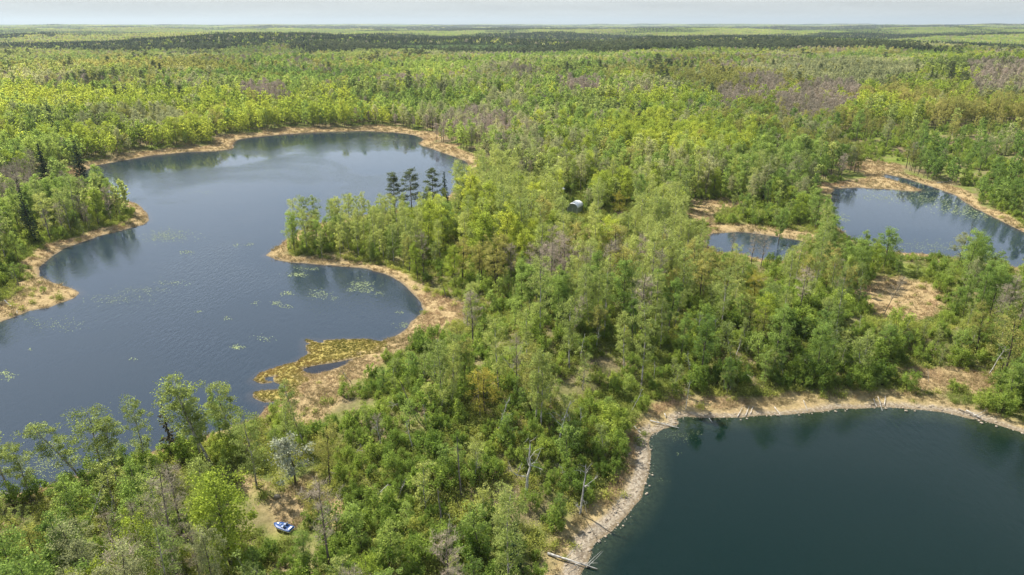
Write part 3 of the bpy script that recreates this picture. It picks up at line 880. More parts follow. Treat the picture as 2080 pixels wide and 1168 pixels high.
def species(s, seed):
    r = np.random.default_rng(seed)
    x, y = s.x, s.y
    rad = np.hypot(x, y)
    base = dict(birch_tree=0.8, aspen_tree=1.15, maple_tree=0.8, oak_tree=0.8, poplar_tree=0.75, bare_tree=0.5, spruce_tree=0.006, pine_tree=0.008)
    wts = []
    for i, k in enumerate(TREES):
        n = fbm(x, y, 55 if k != 'maple_tree' else 70, 2, 100 + i)
        n2 = fbm(x, y, 240, 2, 150 + i)
        wts.append(base[k] * np.exp(8.5 * (n - 0.5) + 8.5 * (n2 - 0.5)))
    wts = np.array(wts)
    b = inside_any(R_BIRCH, x, y); wts[0, b] *= 8; wts[2:5, b] *= 0.2; wts[6:, b] *= 0.1
    b = inside_any(R_BARE, x, y); wts[5, b] += np.where(np.hypot(x, y)[b] > 330, 300, 30)
    b = inside_any(R_PALE, x, y); wts[4, b] += 90
    dk = dark_wood(x, y)
    wts[6] += 220 * dk; wts[7] += 130 * dk
    # pines scattered in the woods beyond the blue lake
    pn = sstep(0.66, 0.74, fbm(x, y, 70, 2, 180)) * sstep(420, 520, rad)
    wts[7] += 2.0 * pn; wts[6] += 0.5 * pn
    wts[6:, rad < 380] = 0
    wts[5, rad < 330] *= 1.6
    cw = np.cumsum(wts, 0); u = r.uniform(0, 1, len(x)) * cw[-1]
    return (u[None] > cw).sum(0)

# hand-placed trees: (kind, base px, base py, height in m, tint, look-override, label)
def lean_to(o, ax, ay):
    o.rotation_euler[0] += ay; o.rotation_euler[1] += ax

M['ochre_leaf'] = leaf_mat('ochre_leaf', (0.30, 0.265, 0.05), (0.44, 0.40, 0.07), 0.45)
forms('ochre_tree', [leafy(420 + i, h=11, cw=6.2, base=0.2, limbs=18, nleaf=4200, size=0.12, tr=0.15, prof='round', rise=0.5, csz=0.14, per=4) for i in range(2)], 'dark_bark', 'ochre_leaf')
ITEMS = []        # dict(kind, form, x, y, z, s, rot, tint, label, lean)
def put(kind, px, py, hgt=None, form=0, tint=0.5, rot=0.0, label=None, lean=(0, 0), wide=None):
    x, y, z = ground(px, py)
    me = KIND[kind][form % len(KIND[kind])][2]
    zs = np.empty(len(me.vertices) * 3, np.float32); me.vertices.foreach_get('co', zs)
    h0 = zs.reshape(-1, 3)[:, 2].max()
    s = (hgt or h0) / h0
    ITEMS.append(dict(kind=kind, form=form % len(KIND[kind]), x=x, y=y, z=z, s=s, ws=(wide or 1.0) * s, rot=rot, tint=tint, label=label, lean=lean, hand=True))

# pines on the peninsula
put('pine_tree', 803, 452, 17.5, 0, 0.5, 0.3, 'tall dark pine at the lake end of the row of three pines')
put('pine_tree', 838, 452, 18.5, 1, 0.45, 1.3, 'tall dark pine in the middle of the row of three pines')
put('pine_tree', 882, 447, 18.5, 2, 0.55, 2.0, 'tall round topped pine at the inland end of the row of three pines')
put('spruce_tree', 905, 432, 15, 0, 0.4, 0.3, 'slim dark spruce just inland of the row of three pines', wide=0.7)
# tip of the peninsula
put('birch_tree', 622, 494, 15, 0, 0.75, 0.4, 'outermost tall green birch standing on the peninsula tip', wide=0.9)
put('birch_tree', 643, 492, 15.5, 1, 0.8, 1.9, 'second tall green birch standing beside the outermost on the peninsula tip', wide=0.9)
put('birch_tree', 677, 492, 14, 2, 0.8, 1.9, 'very slim birch standing inland of the pair on the peninsula tip', wide=0.6)
# near shore of the blue lake, left to right
put('birch_tree', 62, 1015, 10, 3, 0.6, 0.4, 'pale green birch by the water above the white shore log', wide=1.2)
put('birch_tree', 20, 1000, 11.5, 1, 0.6, 1.4, 'pale green birch at the left edge on the near lake shore', wide=1.2)
put('birch_tree', 168, 975, 12, 0, 0.65, 2.4, 'leaning pale birch over the pale shallows of the near lake shore', lean=(-0.22, 0.05), wide=1.2)
put('birch_tree', 215, 985, 13.5, 2, 0.7, 3.4, 'broad pale birch on the near lake shore beside the leaning birch', wide=1.35)
put('birch_tree', 240, 990, 12, 3, 0.6, 3.9, 'pale birch crowding the broad birch on the near lake shore', wide=1.2)
put('birch_tree', 298, 960, 14, 4, 0.7, 4.4, 'slim tall birch just left of the thin dark conifer', wide=0.9)
put('birch_tree', 430, 945, 16.5, 1, 0.62, 0.2, 'tallest leaning birch on the near lake shore right of the dark conifer', lean=(-0.16, 0.0), wide=1.25)
put('birch_tree', 412, 935, 14, 3, 0.55, 0.9, 'birch leaning behind the tallest birch on the near lake shore', lean=(-0.08, 0.05), wide=1.1)
put('birch_tree', 480, 920, 12.5, 0, 0.5, 1.2, 'round topped birch just right of the tallest leaning birch', wide=1.3)
put('birch_tree', 522, 992, 13.5, 2, 0.72, 2.2, 'slender green birch beside the white blossom tree', wide=1.0)
put('birch_tree', 620, 910, 12.5, 4, 0.7, 1.0, 'thin birch leaning away at the edge of the tan marsh beach', lean=(-0.18, 0.0), wide=0.9)
put('blossom_tree', 600, 985, 8.5, 0, 0.5, 0.2, 'white blossoming tree on the edge of the boat clearing')
put('blossom_tree', 945, 492, 7, 1, 0.5, 1.2, 'white blossoming tree in the woods behind the tan marsh beach')
put('maple_tree', 472, 1165, 15.5, 0, 0.62, 0.0, 'large vivid yellow green maple beside the blue boat clearing', wide=0.95)
put('oak_tree', 652, 1070, 8.0, 1, 0.25, 0.0, 'small yellow budding oak at the clearing edge right of the blue boat', wide=1.1)
put('bare_tree', 672, 1162, 14.5, 1, 0.4, 0.5, 'tall bare tree with dark trunk just right of the blue boat', wide=0.85)
put('aspen_tree', 622, 1168, 6.5, 2, 0.6, 0.7, 'short bright green aspen just in front of the blue boat', wide=1.0)
put('spruce_tree', 1047, 1172, 8.5, 1, 0.5, 0.2, 'dark lone conifer near the gravel shore at the lower edge', wide=0.75)
put('ochre_tree', 985, 845, 9.5, 0, 0.4, 0.0, 'ochre yellow tree beside a dark snag above the white forked tree', wide=1.0)
put('ochre_tree', 1259, 440, 9.5, 1, 0.6, 0.8, 'bright yellow round tree right of the white shelter', wide=1.0)
put('ochre_tree', 1530, 880 - 262, 8.5, 1, 0.6, 1.8, 'yellow tree standing among green trees behind the teal lake')
# left headland
put('spruce_tree', 68, 492, 17.5, 2, 0.3, 0.1, 'dark spruce standing alone in the birches of the left headland', wide=0.85)
put('spruce_tree', 96, 372, 17, 0, 0.45, 0.1, 'tall dark spruce behind the left headland beside the grey bare trees')
put('spruce_tree', 168, 368, 18, 1, 0.45, 0.8, 'broad dark spruce behind the left headland nearest the lake', wide=1.15)
put('spruce_tree', 118, 378, 12, 1, 0.4, 0.8, 'shorter dark spruce between the two tall ones behind the left headland')
put('spruce_tree', 48, 420, 11, 1, 0.4, 0.8, 'short dark spruce on the left headland in front of bare trees')
# far conifers seen singly
for i, (a, b, hh, kd) in enumerate([(30,172,17,'pine_tree'),(45,172,15,'spruce_tree'),(68,170,15,'pine_tree'),(50,133,16,'pine_tree'),(40,134,15,'pine_tree'),
        (330,228,15,'spruce_tree'),(500,158,18,'pine_tree'),(512,156,19,'pine_tree'),(522,155,18,'pine_tree'),(602,165,15,'pine_tree'),(620,168,16,'spruce_tree'),
        (690,145,15,'pine_tree'),(735,146,16,'pine_tree'),(752,147,18,'pine_tree'),(797,158,16,'pine_tree'),(808,159,17,'pine_tree'),(818,160,16,'pine_tree'),(832,160,15,'spruce_tree'),
        (860,157,14,'spruce_tree'),(947,153,19,'pine_tree'),(938,150,18,'pine_tree'),(1012,160,14,'pine_tree'),(1090,150,15,'pine_tree'),(1133,168,17,'pine_tree'),
        (1150,170,21,'pine_tree'),(1158,168,17,'pine_tree'),(1195,160,18,'pine_tree'),(1183,158,17,'pine_tree'),(1218,165,21,'pine_tree'),(1228,165,17,'pine_tree'),(1342,175,15,'pine_tree'),(1395,170,14,'spruce_tree'),
        (1050,188,12,'spruce_tree'),(1009,190,10,'pine_tree'),(1465,138,14,'spruce_tree'),(220,215,16,'pine_tree'),(240,220,17,'pine_tree'),(262,222,16,'pine_tree'),(300,205,16,'pine_tree'),(350,222,18,'pine_tree'),(370,222,18,'pine_tree'),
        (400,180,15,'pine_tree'),(415,180,15,'pine_tree'),(430,181,15,'pine_tree'),(445,182,15,'pine_tree'),(460,182,14,'pine_tree')]):
    put(kd, a, b, hh * 0.95, i, rng.uniform(0.3, 0.7), rng.uniform(0, 6))
# dead trees and snags
put('dead_tree', 1062, 1010, 10.5, 0, 0.5, 0.6, 'large white forked dead tree above the shrubs by the teal lake', wide=1.25)
put('dead_tree', 1180, 1045, 8.5, 1, 0.5, 2.2, 'white dead tree with bare limbs nearest the gravel shore')
put('dead_tree', 1128, 905, 9, 2, 0.5, 0.2, 'thin white dead tree leaning behind the white forked tree', lean=(0.25, 0.1))
put('dead_tree', 1010, 880, 7, 3, 0.5, 1.2, 'bent white dead trunk behind the tall grey snag', lean=(0.3, 0.0))
put('dead_tree', 30, 1185, 5.5, 4, 0.5, 0.7, 'white dead branches in the shrubs at the lower left corner', wide=1.3)
put('dead_tree', 1420, 690, 6.5, 0, 0.5, 2.7, 'white dead tree among green trees behind the teal lake')
put('dead_tree', 2010, 760, 6.5, 1, 0.5, 1.1, 'white dead limbs by the tan clearing of the right shore', lean=(0.2, 0.0))
put('dead_tree', 310, 1010, 6, 3, 0.5, 0.5, 'whitish dead tree among green shrubs below the dark conifer')
put('tree_snag', 936, 1008, 9.5, 1, 0.5, 0.0, 'tallest grey snag pole left of the white forked dead tree', wide=0.8)
put('tree_snag', 895, 1070, 6.0, 0, 0.5, 0.4, 'grey broken snag pole standing in the low shrubs')
put('tree_snag', 858, 1042, 2.6, 0, 0.5, 0.9, 'shortest broken snag stub left of the grey pole')
put('tree_snag', 302, 1095, 8.5, 2, 0.5, 0.9, 'brown leaning snag in the shrubs left of the vivid maple', wide=0.8)
put('tree_snag', 38, 582, 4.6, 0, 0.5, 0.9, 'short grey snag on the left headland beach')
put('tree_snag', 908, 606, 5.5, 1, 0.5, 2.9, 'dark leaning snag at the back of the tan marsh beach', lean=(-0.3, 0.0))
put('tree_snag', 1480, 770, 4.6, 0, 0.5, 1.9, 'slim grey snag at the edge of the right tan clearing')
put('tree_snag', 1965, 497, 8, 1, 0.5, 1.9, 'bare dark snag rising above the round tree by the pond', wide=0.7)
put('tree_snag', 848, 855, 8, 1, 0.5, 1.9, 'dark leaning snag above the shrubs behind the tan beach', lean=(-0.28, 0.0), wide=0.8)
put('tree_snag', 975, 850, 9, 2, 0.5, 1.9, 'dark tall snag beside the ochre yellow tree', wide=0.8)
put('bare_tree', 1300, 692, 15, 0, 0.45, 0.5, 'tall bare tree with spreading crown in the middle of the woods')
put('bare_tree', 1795, 640, 10.5, 2, 0.5, 0.5, 'leaning bare tree in front of the round tan clearing', lean=(0.28, 0.0), wide=0.7)
put('bare_tree', 1485, 530, 9.5, 1, 0.5, 0.5, 'thin bare tree in front of the small pond at its left end', wide=0.7)
put('bare_tree', 1525, 545, 11, 2, 0.5, 1.5, 'tallest bare tree in front of the small pond', wide=1.0)
put('bare_tree', 1545, 545, 10.5, 3, 0.5, 2.5, 'bare tree in front of the small pond at its right end', wide=1.1)
put('bare_tree', 1105, 590, 14, 1, 0.5, 2.5, 'tall pale bare tree in the middle of the grey bare group', wide=0.9)
put('bare_tree', 1120, 570, 15.5, 2, 0.5, 0.5, 'tallest pale bare tree of the grey group in the central woods', wide=0.9)
put('bare_tree', 1050, 800, 12, 3, 0.45, 0.9, 'bare tree with dark trunk in the shrubs above the white dead tree', wide=0.7)
put('bare_tree', 1160, 700, 11, 0, 0.45, 0.9, 'leaning bare tree in the central woods left of the spreading one', lean=(0.15, 0), wide=0.7)
put('bare_tree', 2060, 690, 13, 1, 0.45, 0.9, 'tall bare tree at the right edge above the tan clearing', wide=0.8)
put('bare_tree', 2040, 655, 11, 2, 0.45, 1.9, 'bare tree at the right edge behind the tall bare one', wide=0.8)
put('aspen_tree', 1580, 500, 13, 0, 0.7, 0.3, 'green aspen on the marsh island between the two ponds', wide=0.8)
put('aspen_tree', 1655, 465, 14, 1, 0.6, 1.3, 'broad green aspen at the pond side of the marsh island', wide=1.3)
put('aspen_tree', 1795, 545, 12, 2, 0.75, 2.3, 'round green aspen standing against the calm pond', wide=1.2)
put('poplar_tree', 1945, 545, 10.5, 1, 0.8, 2.3, 'round grey green poplar at the near edge of the calm pond', wide=1.3)
put('aspen_tree', 2055, 815, 11, 3, 0.6, 2.3, 'bright green aspen on the teal lake shore at the right edge', wide=1.1)
# thin dark dry conifer
forms('conifer_tree', [spruce(990, h=11, cw=3.4, nb=18, per=7, size=0.3, thin=0.55)], 'dark_bark', 'dry_needle')
put('conifer_tree', 350, 925, 10.5, 0, 0.5, 0.2, 'thin dark conifer among the birches of the near lake shore')

# ------------------------------------------------------------------ natural scatter
gx, gy = jitter_grid(4.5, 42, 560, 52, 31)
g2 = jitter_grid(4.7, 560, 1550, 45, 32)
s = make_spots(np.concatenate([gx, g2[0]]), np.concatenate([gy, g2[1]]))
rr_ = np.hypot(s.x, s.y)
u = np.random.default_rng(5).uniform(0, 1, len(s.x))
dens = np.ones(len(s.x))
dens[inside_any(OPEN, s.x, s.y)] = 0.17
dens[inside_any([OPEN[1]], s.x, s.y)] = 0.28
dens[inside_any([OPEN[3], OPEN[6]], s.x, s.y)] = 0.3
gap = fbm(s.x, s.y, 22, 2, 51)
dens *= np.where(rr_ < 330, sstep(0.22, 0.44, gap) * 0.85 + 0.15, 1.0)
dens *= sstep(0.55, 0.15, s.tan) * (s.w > 2.2)
keep = u < dens
s = sub(s, keep)
hx = np.array([i['x'] for i in ITEMS]); hy = np.array([i['y'] for i in ITEMS])
dmin = np.full(len(s.x), 1e9)
for a, b in zip(hx, hy):
    dmin = np.minimum(dmin, np.hypot(s.x - a, s.y - b))
s = sub(s, dmin > 2.6)
sp_ = species(s, 71)
r_ = np.random.default_rng(72)
shape_s = np.clip(r_.normal(0.98, 0.2, len(s.x)), 0.5, 1.4)
edge = sstep(2, 9, s.w)
shape_s *= 0.72 + 0.28 * edge
shape_s *= np.where(inside_any(R_BIRCH[2:], s.x, s.y), 0.85, 1.0)
shape_s *= np.where(np.hypot(s.x, s.y) < 300, 0.94, 0.92)
wide_s = shape_s * r_.uniform(0.7, 1.0, len(s.x))
wide_s *= np.where((sp_ >= 6) & (np.hypot(s.x, s.y) > 900), 1.5, 1.0)
rot_s = r_.uniform(0, 2 * PI, len(s.x))
tint_s = np.clip(0.5 + 1.3 * (fbm(s.x, s.y, 80, 2, 90) - 0.5) + r_.normal(0, 0.2, len(s.x)), 0, 1)
form_s = r_.integers(0, 1000, len(s.x))

# shrubs
gx, gy = jitter_grid(2.5, 42, 330, 52, 41)
g3 = jitter_grid(3.2, 330, 520, 46, 42)
k_ = inside_any(OPEN[3:5] + OPEN[6:], *g3)
gx = np.append(gx, g3[0][k_]); gy = np.append(gy, g3[1][k_])
q = make_spots(gx, gy)
u = np.random.default_rng(6).uniform(0, 1, len(q.x))
dq = 0.42 * np.ones(len(q.x))
dq[inside_any(OPEN, q.x, q.y)] = 0.9
dq *= sstep(0.7, 0.2, q.tan) * (q.w > 1.6)
dq = np.maximum(dq, 0.02 * (q.w > 3) * (q.tan > 0.5))
dq *= q.sd[3] > 2
clump = fbm(q.x, q.y, 11, 2, 55)
dq *= 0.25 + 1.1 * sstep(0.35, 0.6, clump)
q = sub(q, u < dq)
r_ = np.random.default_rng(73)
qs = np.clip(r_.normal(0.74, 0.25, len(q.x)), 0.3, 1.45); qrot = r_.uniform(0, 6.28, len(q.x)); qform = r_.integers(0, 1000, len(q.x))
qs *= np.where(q.tan > 0.5, 0.45, 1) * np.where(inside_any([OPEN[1]], q.x, q.y), 1.2, 1)
qtint = np.clip(0.5 + 1.1 * (fbm(q.x, q.y, 14, 2, 91) - 0.5) + r_.normal(0, 0.18, len(q.x)), 0, 1)

# open views over clearings, water and small landmarks: nothing tall grows in front of these
VIEW = [(540,1035,612,1088),(570,968,650,1010),(515,690,775,824),(612,800,690,850),(835,565,930,655),(1730,585,1912,650),(1700,386,2070,468),(1835,470,1935,515),
        (1458,478,1600,502),(1440,446,1640,482),(328,828,370,895),(958,780,1012,830),(1242,398,1278,425),(1515,555,1545,595),(48,388,90,470),(82,302,112,360),(152,292,190,355),(1154,390,1180,402),(1862,755,2025,802),(1395,832,2075,856),(1403,414,1500,440),(1720,335,1825,365),(0,592,150,642),(100,480,290,525),(530,560,800,690),
        (270,275,850,400),(0,680,330,835),(330,680,500,760),(1050,862,1105,985),(925,895,948,1000),(890,1005,900,1060),(1235,885,1322,1090),(782,352,920,388),(640,300,780,400),(300,430,540,700),(1165,940,1195,1030)]
def hides(S, hgt, wid):
    px, py = to_px(S.x, S.y, S.z); px2, py2 = to_px(S.x, S.y, S.z + hgt)
    hw = wid / 2 * FPX / np.hypot(S.x, S.y)
    bad = np.zeros(len(px), bool)
    for a, b, c, d in VIEW:
        bad |= (px + hw * 0.85 > a) & (px - hw * 0.85 < c) & (py2 < d - 2) & (py > b) & (py > d - 8)
    return bad
bx_, by_, _z = ground(575, 1074)
_u = (s.x - bx_) * sdir.x + (s.y - by_) * sdir.y; _v = -(s.x - bx_) * sdir.y + (s.y - by_) * sdir.x
bad = hides(s, 13 * shape_s, 5.0 * wide_s) | ((_u > 0) & (_u < 13) & (np.abs(_v) < 3.4))
k_ = ~bad
s = sub(s, k_); sp_, shape_s, wide_s, rot_s, tint_s, form_s = (a[k_] for a in (sp_, shape_s, wide_s, rot_s, tint_s, form_s))
bad = hides(q, 2.6 * qs, 3.2 * qs)
k_ = ~bad
q = sub(q, k_); qs, qrot, qform, qtint = (a[k_] for a in (qs, qrot, qform, qtint))

# young trees among the shrubs
gx, gy = jitter_grid(3.1, 42, 330, 52, 43)
yt = make_spots(gx, gy)
r_ = np.random.default_rng(74)
dy_ = np.where(inside_any(OPEN, yt.x, yt.y), 0.34, 0.22) * sstep(0.6, 0.2, yt.tan) * (yt.w > 2.0) * (0.3 + sstep(0.35, 0.6, fbm(yt.x, yt.y, 15, 2, 57)))
yt = sub(yt, r_.uniform(0, 1, len(yt.x)) < dy_)
ys = np.clip(r_.normal(0.85, 0.25, len(yt.x)), 0.4, 1.5)
k_ = ~(hides(yt, 7 * ys, 2.6 * ys) | (np.hypot(yt.x - bx_, yt.y - by_) < 3.5))
yt = sub(yt, k_); ys = ys[k_]
yrot = r_.uniform(0, 6.28, len(yt.x)); yform = r_.integers(0, 1000, len(yt.x))
ytint = np.clip(0.5 + 1.2 * (fbm(yt.x, yt.y, 18, 2, 92) - 0.5) + r_.normal(0, 0.2, len(yt.x)), 0, 1)

# the ones that show largest become objects of their own
CAP = dict(young_tree=300, birch_tree=300, aspen_tree=300, maple_tree=300, oak_tree=300, poplar_tree=240, bare_tree=300, spruce_tree=200, pine_tree=240, shrub=300)
def in_frame(x, y, z, h):
    px, py = to_px(x, y, z); px2, py2 = to_px(x, y, z + h)
    return (px > -25) & (px < 2105) & (py2 < 1160) & (y > 30)
hand_n = {}
for it in ITEMS: hand_n[it['kind']] = hand_n.get(it['kind'], 0) + 1
rest = []                   # (kind, form, x, y, z, sx, sz, rot, tint)
def split(kind, idx, S, sc, wd, rot, form, tint, hgt):
    x, y, z = S.x[idx], S.y[idx], S.z[idx]
    vis = in_frame(x, y, z, hgt * sc[idx])
    if kind in ('spruce_tree', 'pine_tree'): vis &= np.hypot(x, y) < 900
    dist = np.hypot(x, y) / sc[idx]
    order = idx[np.argsort(np.where(vis, dist, 1e9))]
    n = min(CAP[kind] - hand_n.get(kind, 0), int(vis.sum()))
    for j in order[:n]:
        ITEMS.append(dict(kind=kind, form=int(form[j]) % len(KIND[kind]), x=S.x[j], y=S.y[j], z=S.z[j], s=sc[j], ws=wd[j], rot=rot[j], tint=float(tint[j]), label=None, lean=(0, 0), hand=False))
    for j in order[n:]:
        rest.append((kind, int(form[j]), S.x[j], S.y[j], S.z[j], wd[j], sc[j], rot[j], tint[j]))
for i, k in enumerate(TREES):
    split(k, np.where(sp_ == i)[0], s, shape_s, wide_s, rot_s, form_s, tint_s, 13)
split('young_tree', np.arange(len(yt.x)), yt, ys, ys, yrot, yform, ytint, 6.5)
split('shrub', np.arange(len(q.x)), q, qs, qs, qrot, qform, qtint, 2.5)

# small pale dead trees standing in the thickets
r_ = np.random.default_rng(120)
for (x0, y0, x1, y1, nn) in ((700, 870, 1260, 1120, 12), (1380, 660, 2060, 800, 13), (900, 560, 1500, 850, 13), (640, 760, 900, 950, 4), (40, 1000, 460, 1150, 6)):
    for k in range(nn):
        x, y, z = ground(r_.uniform(x0, x1), r_.uniform(y0, y1))
        ln = (r_.normal(0, 0.3), r_.normal(0, 0.3))
        sc_ = r_.uniform(0.35, 0.62)
        ITEMS.append(dict(kind='dead_tree', form=int(r_.integers(0, 5)), x=x, y=y, z=z, s=sc_, ws=sc_ * 0.8, rot=r_.uniform(0, 6.28), tint=0.5, label=None, lean=ln, hand=False))

# ------------------------------------------------------------------ labels
LANDMARK = [('the blue boat', 572, 1068), ('the white forked dead tree', 1065, 940), ('the thin dark conifer', 350, 915), ('the mossy bog', 640, 730),
    ('the tan marsh beach', 890, 640), ('the peninsula tip', 560, 515), ('the three pines', 838, 430), ('the white shelter', 1165, 415), ('the lone headland spruce', 68, 480),
    ('the headland beach', 140, 590), ('the small pond', 1540, 500), ('the calm pond', 1850, 450), ('the round tan clearing', 1830, 610), ('the right shore clearing', 1940, 775),
    ('the gravel corner', 1340, 865), ('the lower gravel beach', 1220, 1090), ('the tallest snag pole', 936, 1000), ('the grey bare group', 1115, 580), ('the marsh island', 1480, 430),
    ('the vivid maple', 460, 1140), ('the white blossom tree', 600, 975), ('the spreading bare tree', 1300, 690), ('the far round marsh', 1770, 342), ('the far shore corner', 470, 296),
    ('the far beach bend', 880, 290), ('the tan woodland gap', 1210, 248), ('the orange yellow tree', 985, 840), ('the pondside aspen', 1795, 540), ('the purple bare stand', 1510, 205), ('the second bare stand', 1660, 215)]
LMXY = [ground(a, b)[:2] for _n, a, b in LANDMARK]
LOOK = dict(birch_tree=('slim pale green birch', 'slim fresh green birch'), aspen_tree=('olive green aspen', 'mid green aspen'), maple_tree=('yellow green maple', 'leafy green maple'),
    oak_tree=('ochre budding oak', 'olive budding oak'), poplar_tree=('grey green poplar', 'pale green poplar'), bare_tree=('bare grey tree', 'bare brownish tree'), spruce_tree=('dark pointed spruce', 'dark pointed spruce'),
    pine_tree=('dark pine', 'dark pine'), young_tree=('slender young tree', 'bright young tree'), shrub=('olive green shrub', 'bright green shrub'), blossom_tree=('white blossom tree',) * 2, dead_tree=('white dead tree',) * 2, tree_snag=('grey snag',) * 2, conifer_tree=('thin conifer',) * 2)
ORD = ['', 'first', 'second', 'third', 'fourth', 'fifth', 'sixth', 'seventh', 'eighth', 'ninth', 'tenth', 'eleventh', 'twelfth', 'thirteenth', 'fourteenth', 'fifteenth', 'sixteenth', 'seventeenth', 'eighteenth', 'nineteenth', 'twentieth']
TENS = {2: 'twenty', 3: 'thirty', 4: 'forty', 5: 'fifty', 6: 'sixty', 7: 'seventy', 8: 'eighty', 9: 'ninety'}
def ordinal(n):
    if n <= 20: return ORD[n]
    if n >= 100: return 'hundred-and-' + ordinal(n - 100) if n > 100 else 'hundredth'
    t, u_ = divmod(n, 10)
    if u_ == 0: return TENS[t][:-1] + 'ieth'
    return TENS[t] + '-' + ('first' if u_ == 1 else ORD[u_])
groups_ = {}
for it in ITEMS:
    if it['label']: continue
    d = [math.hypot(it['x'] - a, it['y'] - b) for a, b in LMXY]
    j = int(np.argmin(d))
    ax, ay = it['x'] - LMXY[j][0], it['y'] - LMXY[j][1]
    sect = int(round(math.degrees(math.atan2(ay, ax)) / 45)) % 8
    rel = ('right of', 'beyond and right of', 'beyond', 'beyond and left of', 'left of', 'before and left of', 'in front of', 'before and right of')[sect]
    size = 'short' if it['s'] < 0.78 else 'tall' if it['s'] > 0.98 else 'mid-height'
    if it['kind'] in ('shrub', 'young_tree'): size = 'low' if it['s'] < 0.7 else 'big' if it['s'] > 1.0 else 'medium'
    look = LOOK[it['kind']][0 if it['tint'] < 0.5 else 1]
    groups_.setdefault((size, look, rel, j), []).append((d[j], it))
for (size, look, rel, j), lst in groups_.items():
    lst.sort(key=lambda e: e[0])
    for n, (dd, it) in enumerate(lst):
        o_ = ordinal(n + 1)
        if len(lst) == 1: it['label'] = f'{size} {look} {rel} {LANDMARK[j][0]}'
        else: it['label'] = f'{size} {look}, {o_} {rel} {LANDMARK[j][0]}'
CAT = dict(ochre_tree='yellow tree', birch_tree='birch', aspen_tree='aspen', maple_tree='maple', oak_tree='oak', poplar_tree='poplar', bare_tree='bare tree', spruce_tree='spruce', pine_tree='pine', young_tree='young tree', shrub='shrub', blossom_tree='blossom tree', dead_tree='dead tree', tree_snag='tree snag', conifer_tree='conifer')
GRP = dict(ochre_tree='yellow budding trees', birch_tree='birches round the lakes', aspen_tree='aspens round the lakes', maple_tree='maples round the lakes', oak_tree='budding oaks round the lakes', poplar_tree='grey green poplars in the woods', bare_tree='bare trees in the woods',
    spruce_tree='dark spruces in the woods', pine_tree='dark pines in the woods', young_tree='young trees among the shrubs', shrub='green shrubs under the trees', blossom_tree='white blossom trees', dead_tree='white dead trees', tree_snag='standing snags')
for it in ITEMS:
    root = bpy.data.objects.new(it['kind'], None)
    root.empty_display_size = 0.3
    COL.objects.link(root)
    root.location = (it['x'], it['y'], it['z'])
    root.rotation_euler = (it['lean'][1], it['lean'][0], it['rot'])
    if it['lean'] != (0, 0):
        from mathutils import Matrix
        root.rotation_euler = (Matrix.Rotation(it['lean'][0], 3, 'Y') @ Matrix.Rotation(it['lean'][1], 3, 'X') @ Matrix.Rotation(it['rot'], 3, 'Z')).to_euler()
    root.scale = (it['ws'], it['ws'], it['s'])
    root['label'] = it['label']; root['category'] = CAT[it['kind']]; root['tint'] = it['tint']
    if it['kind'] in GRP: root['group'] = GRP[it['kind']]
    tm, cm, _j = KIND[it['kind']][it['form']]
    link('trunk', tm, root, tint=it['tint'])
    link('crown', cm, root, tint=it['tint'])

# ------------------------------------------------------------------ instanced masses (stuff)
def gn_scatter(name, forms_, idx, pos, rot, scl, tint, label):
    col = bpy.data.collections.new(name + '_forms')
    obs = []
    for i, me in enumerate(forms_):
        o = bpy.data.objects.new(f'{name}_form_{i:03d}', me)
        col.objects.link(o); obs.append(o)
    me = bpy.data.meshes.new(name)
    n = len(pos)
    me.vertices.add(n); me.vertices.foreach_set('co', np.asarray(pos, np.float32).ravel())
    a = me.attributes.new('idx', 'INT', 'POINT'); a.data.foreach_set('value', np.asarray(idx, np.int32))
    a = me.attributes.new('rot', 'FLOAT_VECTOR', 'POINT'); a.data.foreach_set('vector', np.asarray(rot, np.float32).ravel())
    a = me.attributes.new('scl', 'FLOAT_VECTOR', 'POINT'); a.data.foreach_set('vector', np.asarray(scl, np.float32).ravel())
    a = me.attributes.new('tint', 'FLOAT', 'POINT'); a.data.foreach_set('value', np.asarray(tint, np.float32))
    ng = bpy.data.node_groups.new(name + '_scatter', 'GeometryNodeTree')
    ng.interface.new_socket('Geometry', in_out='INPUT', socket_type='NodeSocketGeometry')
    ng.interface.new_socket('Geometry', in_out='OUTPUT', socket_type='NodeSocketGeometry')
    N = ng.nodes.new; Lk = ng.links.new
    gi = N('NodeGroupInput'); go = N('NodeGroupOutput')
    ip = N('GeometryNodeInstanceOnPoints'); ci = N('GeometryNodeCollectionInfo')
    ci.inputs['Collection'].default_value = col
    ci.inputs['Separate Children'].default_value = True
    ci.inputs['Reset Children'].default_value = True
    ip.inputs['Pick Instance'].default_value = True
    def na(nm, dt):
        k = N('GeometryNodeInputNamedAttribute'); k.data_type = dt; k.inputs['Name'].default_value = nm
        return k.outputs['Attribute']
    Lk(gi.outputs[0], ip.inputs['Points']); Lk(ci.outputs[0], ip.inputs['Instance'])
    Lk(na('idx', 'INT'), ip.inputs['Instance Index'])
    Lk(na('rot', 'FLOAT_VECTOR'), ip.inputs['Rotation'])
    Lk(na('scl', 'FLOAT_VECTOR'), ip.inputs['Scale'])
    Lk(ip.outputs[0], go.inputs[0])
    ob = link(name, me, kind='stuff', label=label)
    md = ob.modifiers.new('scatter', 'NODES'); md.node_group = ng
    return ob

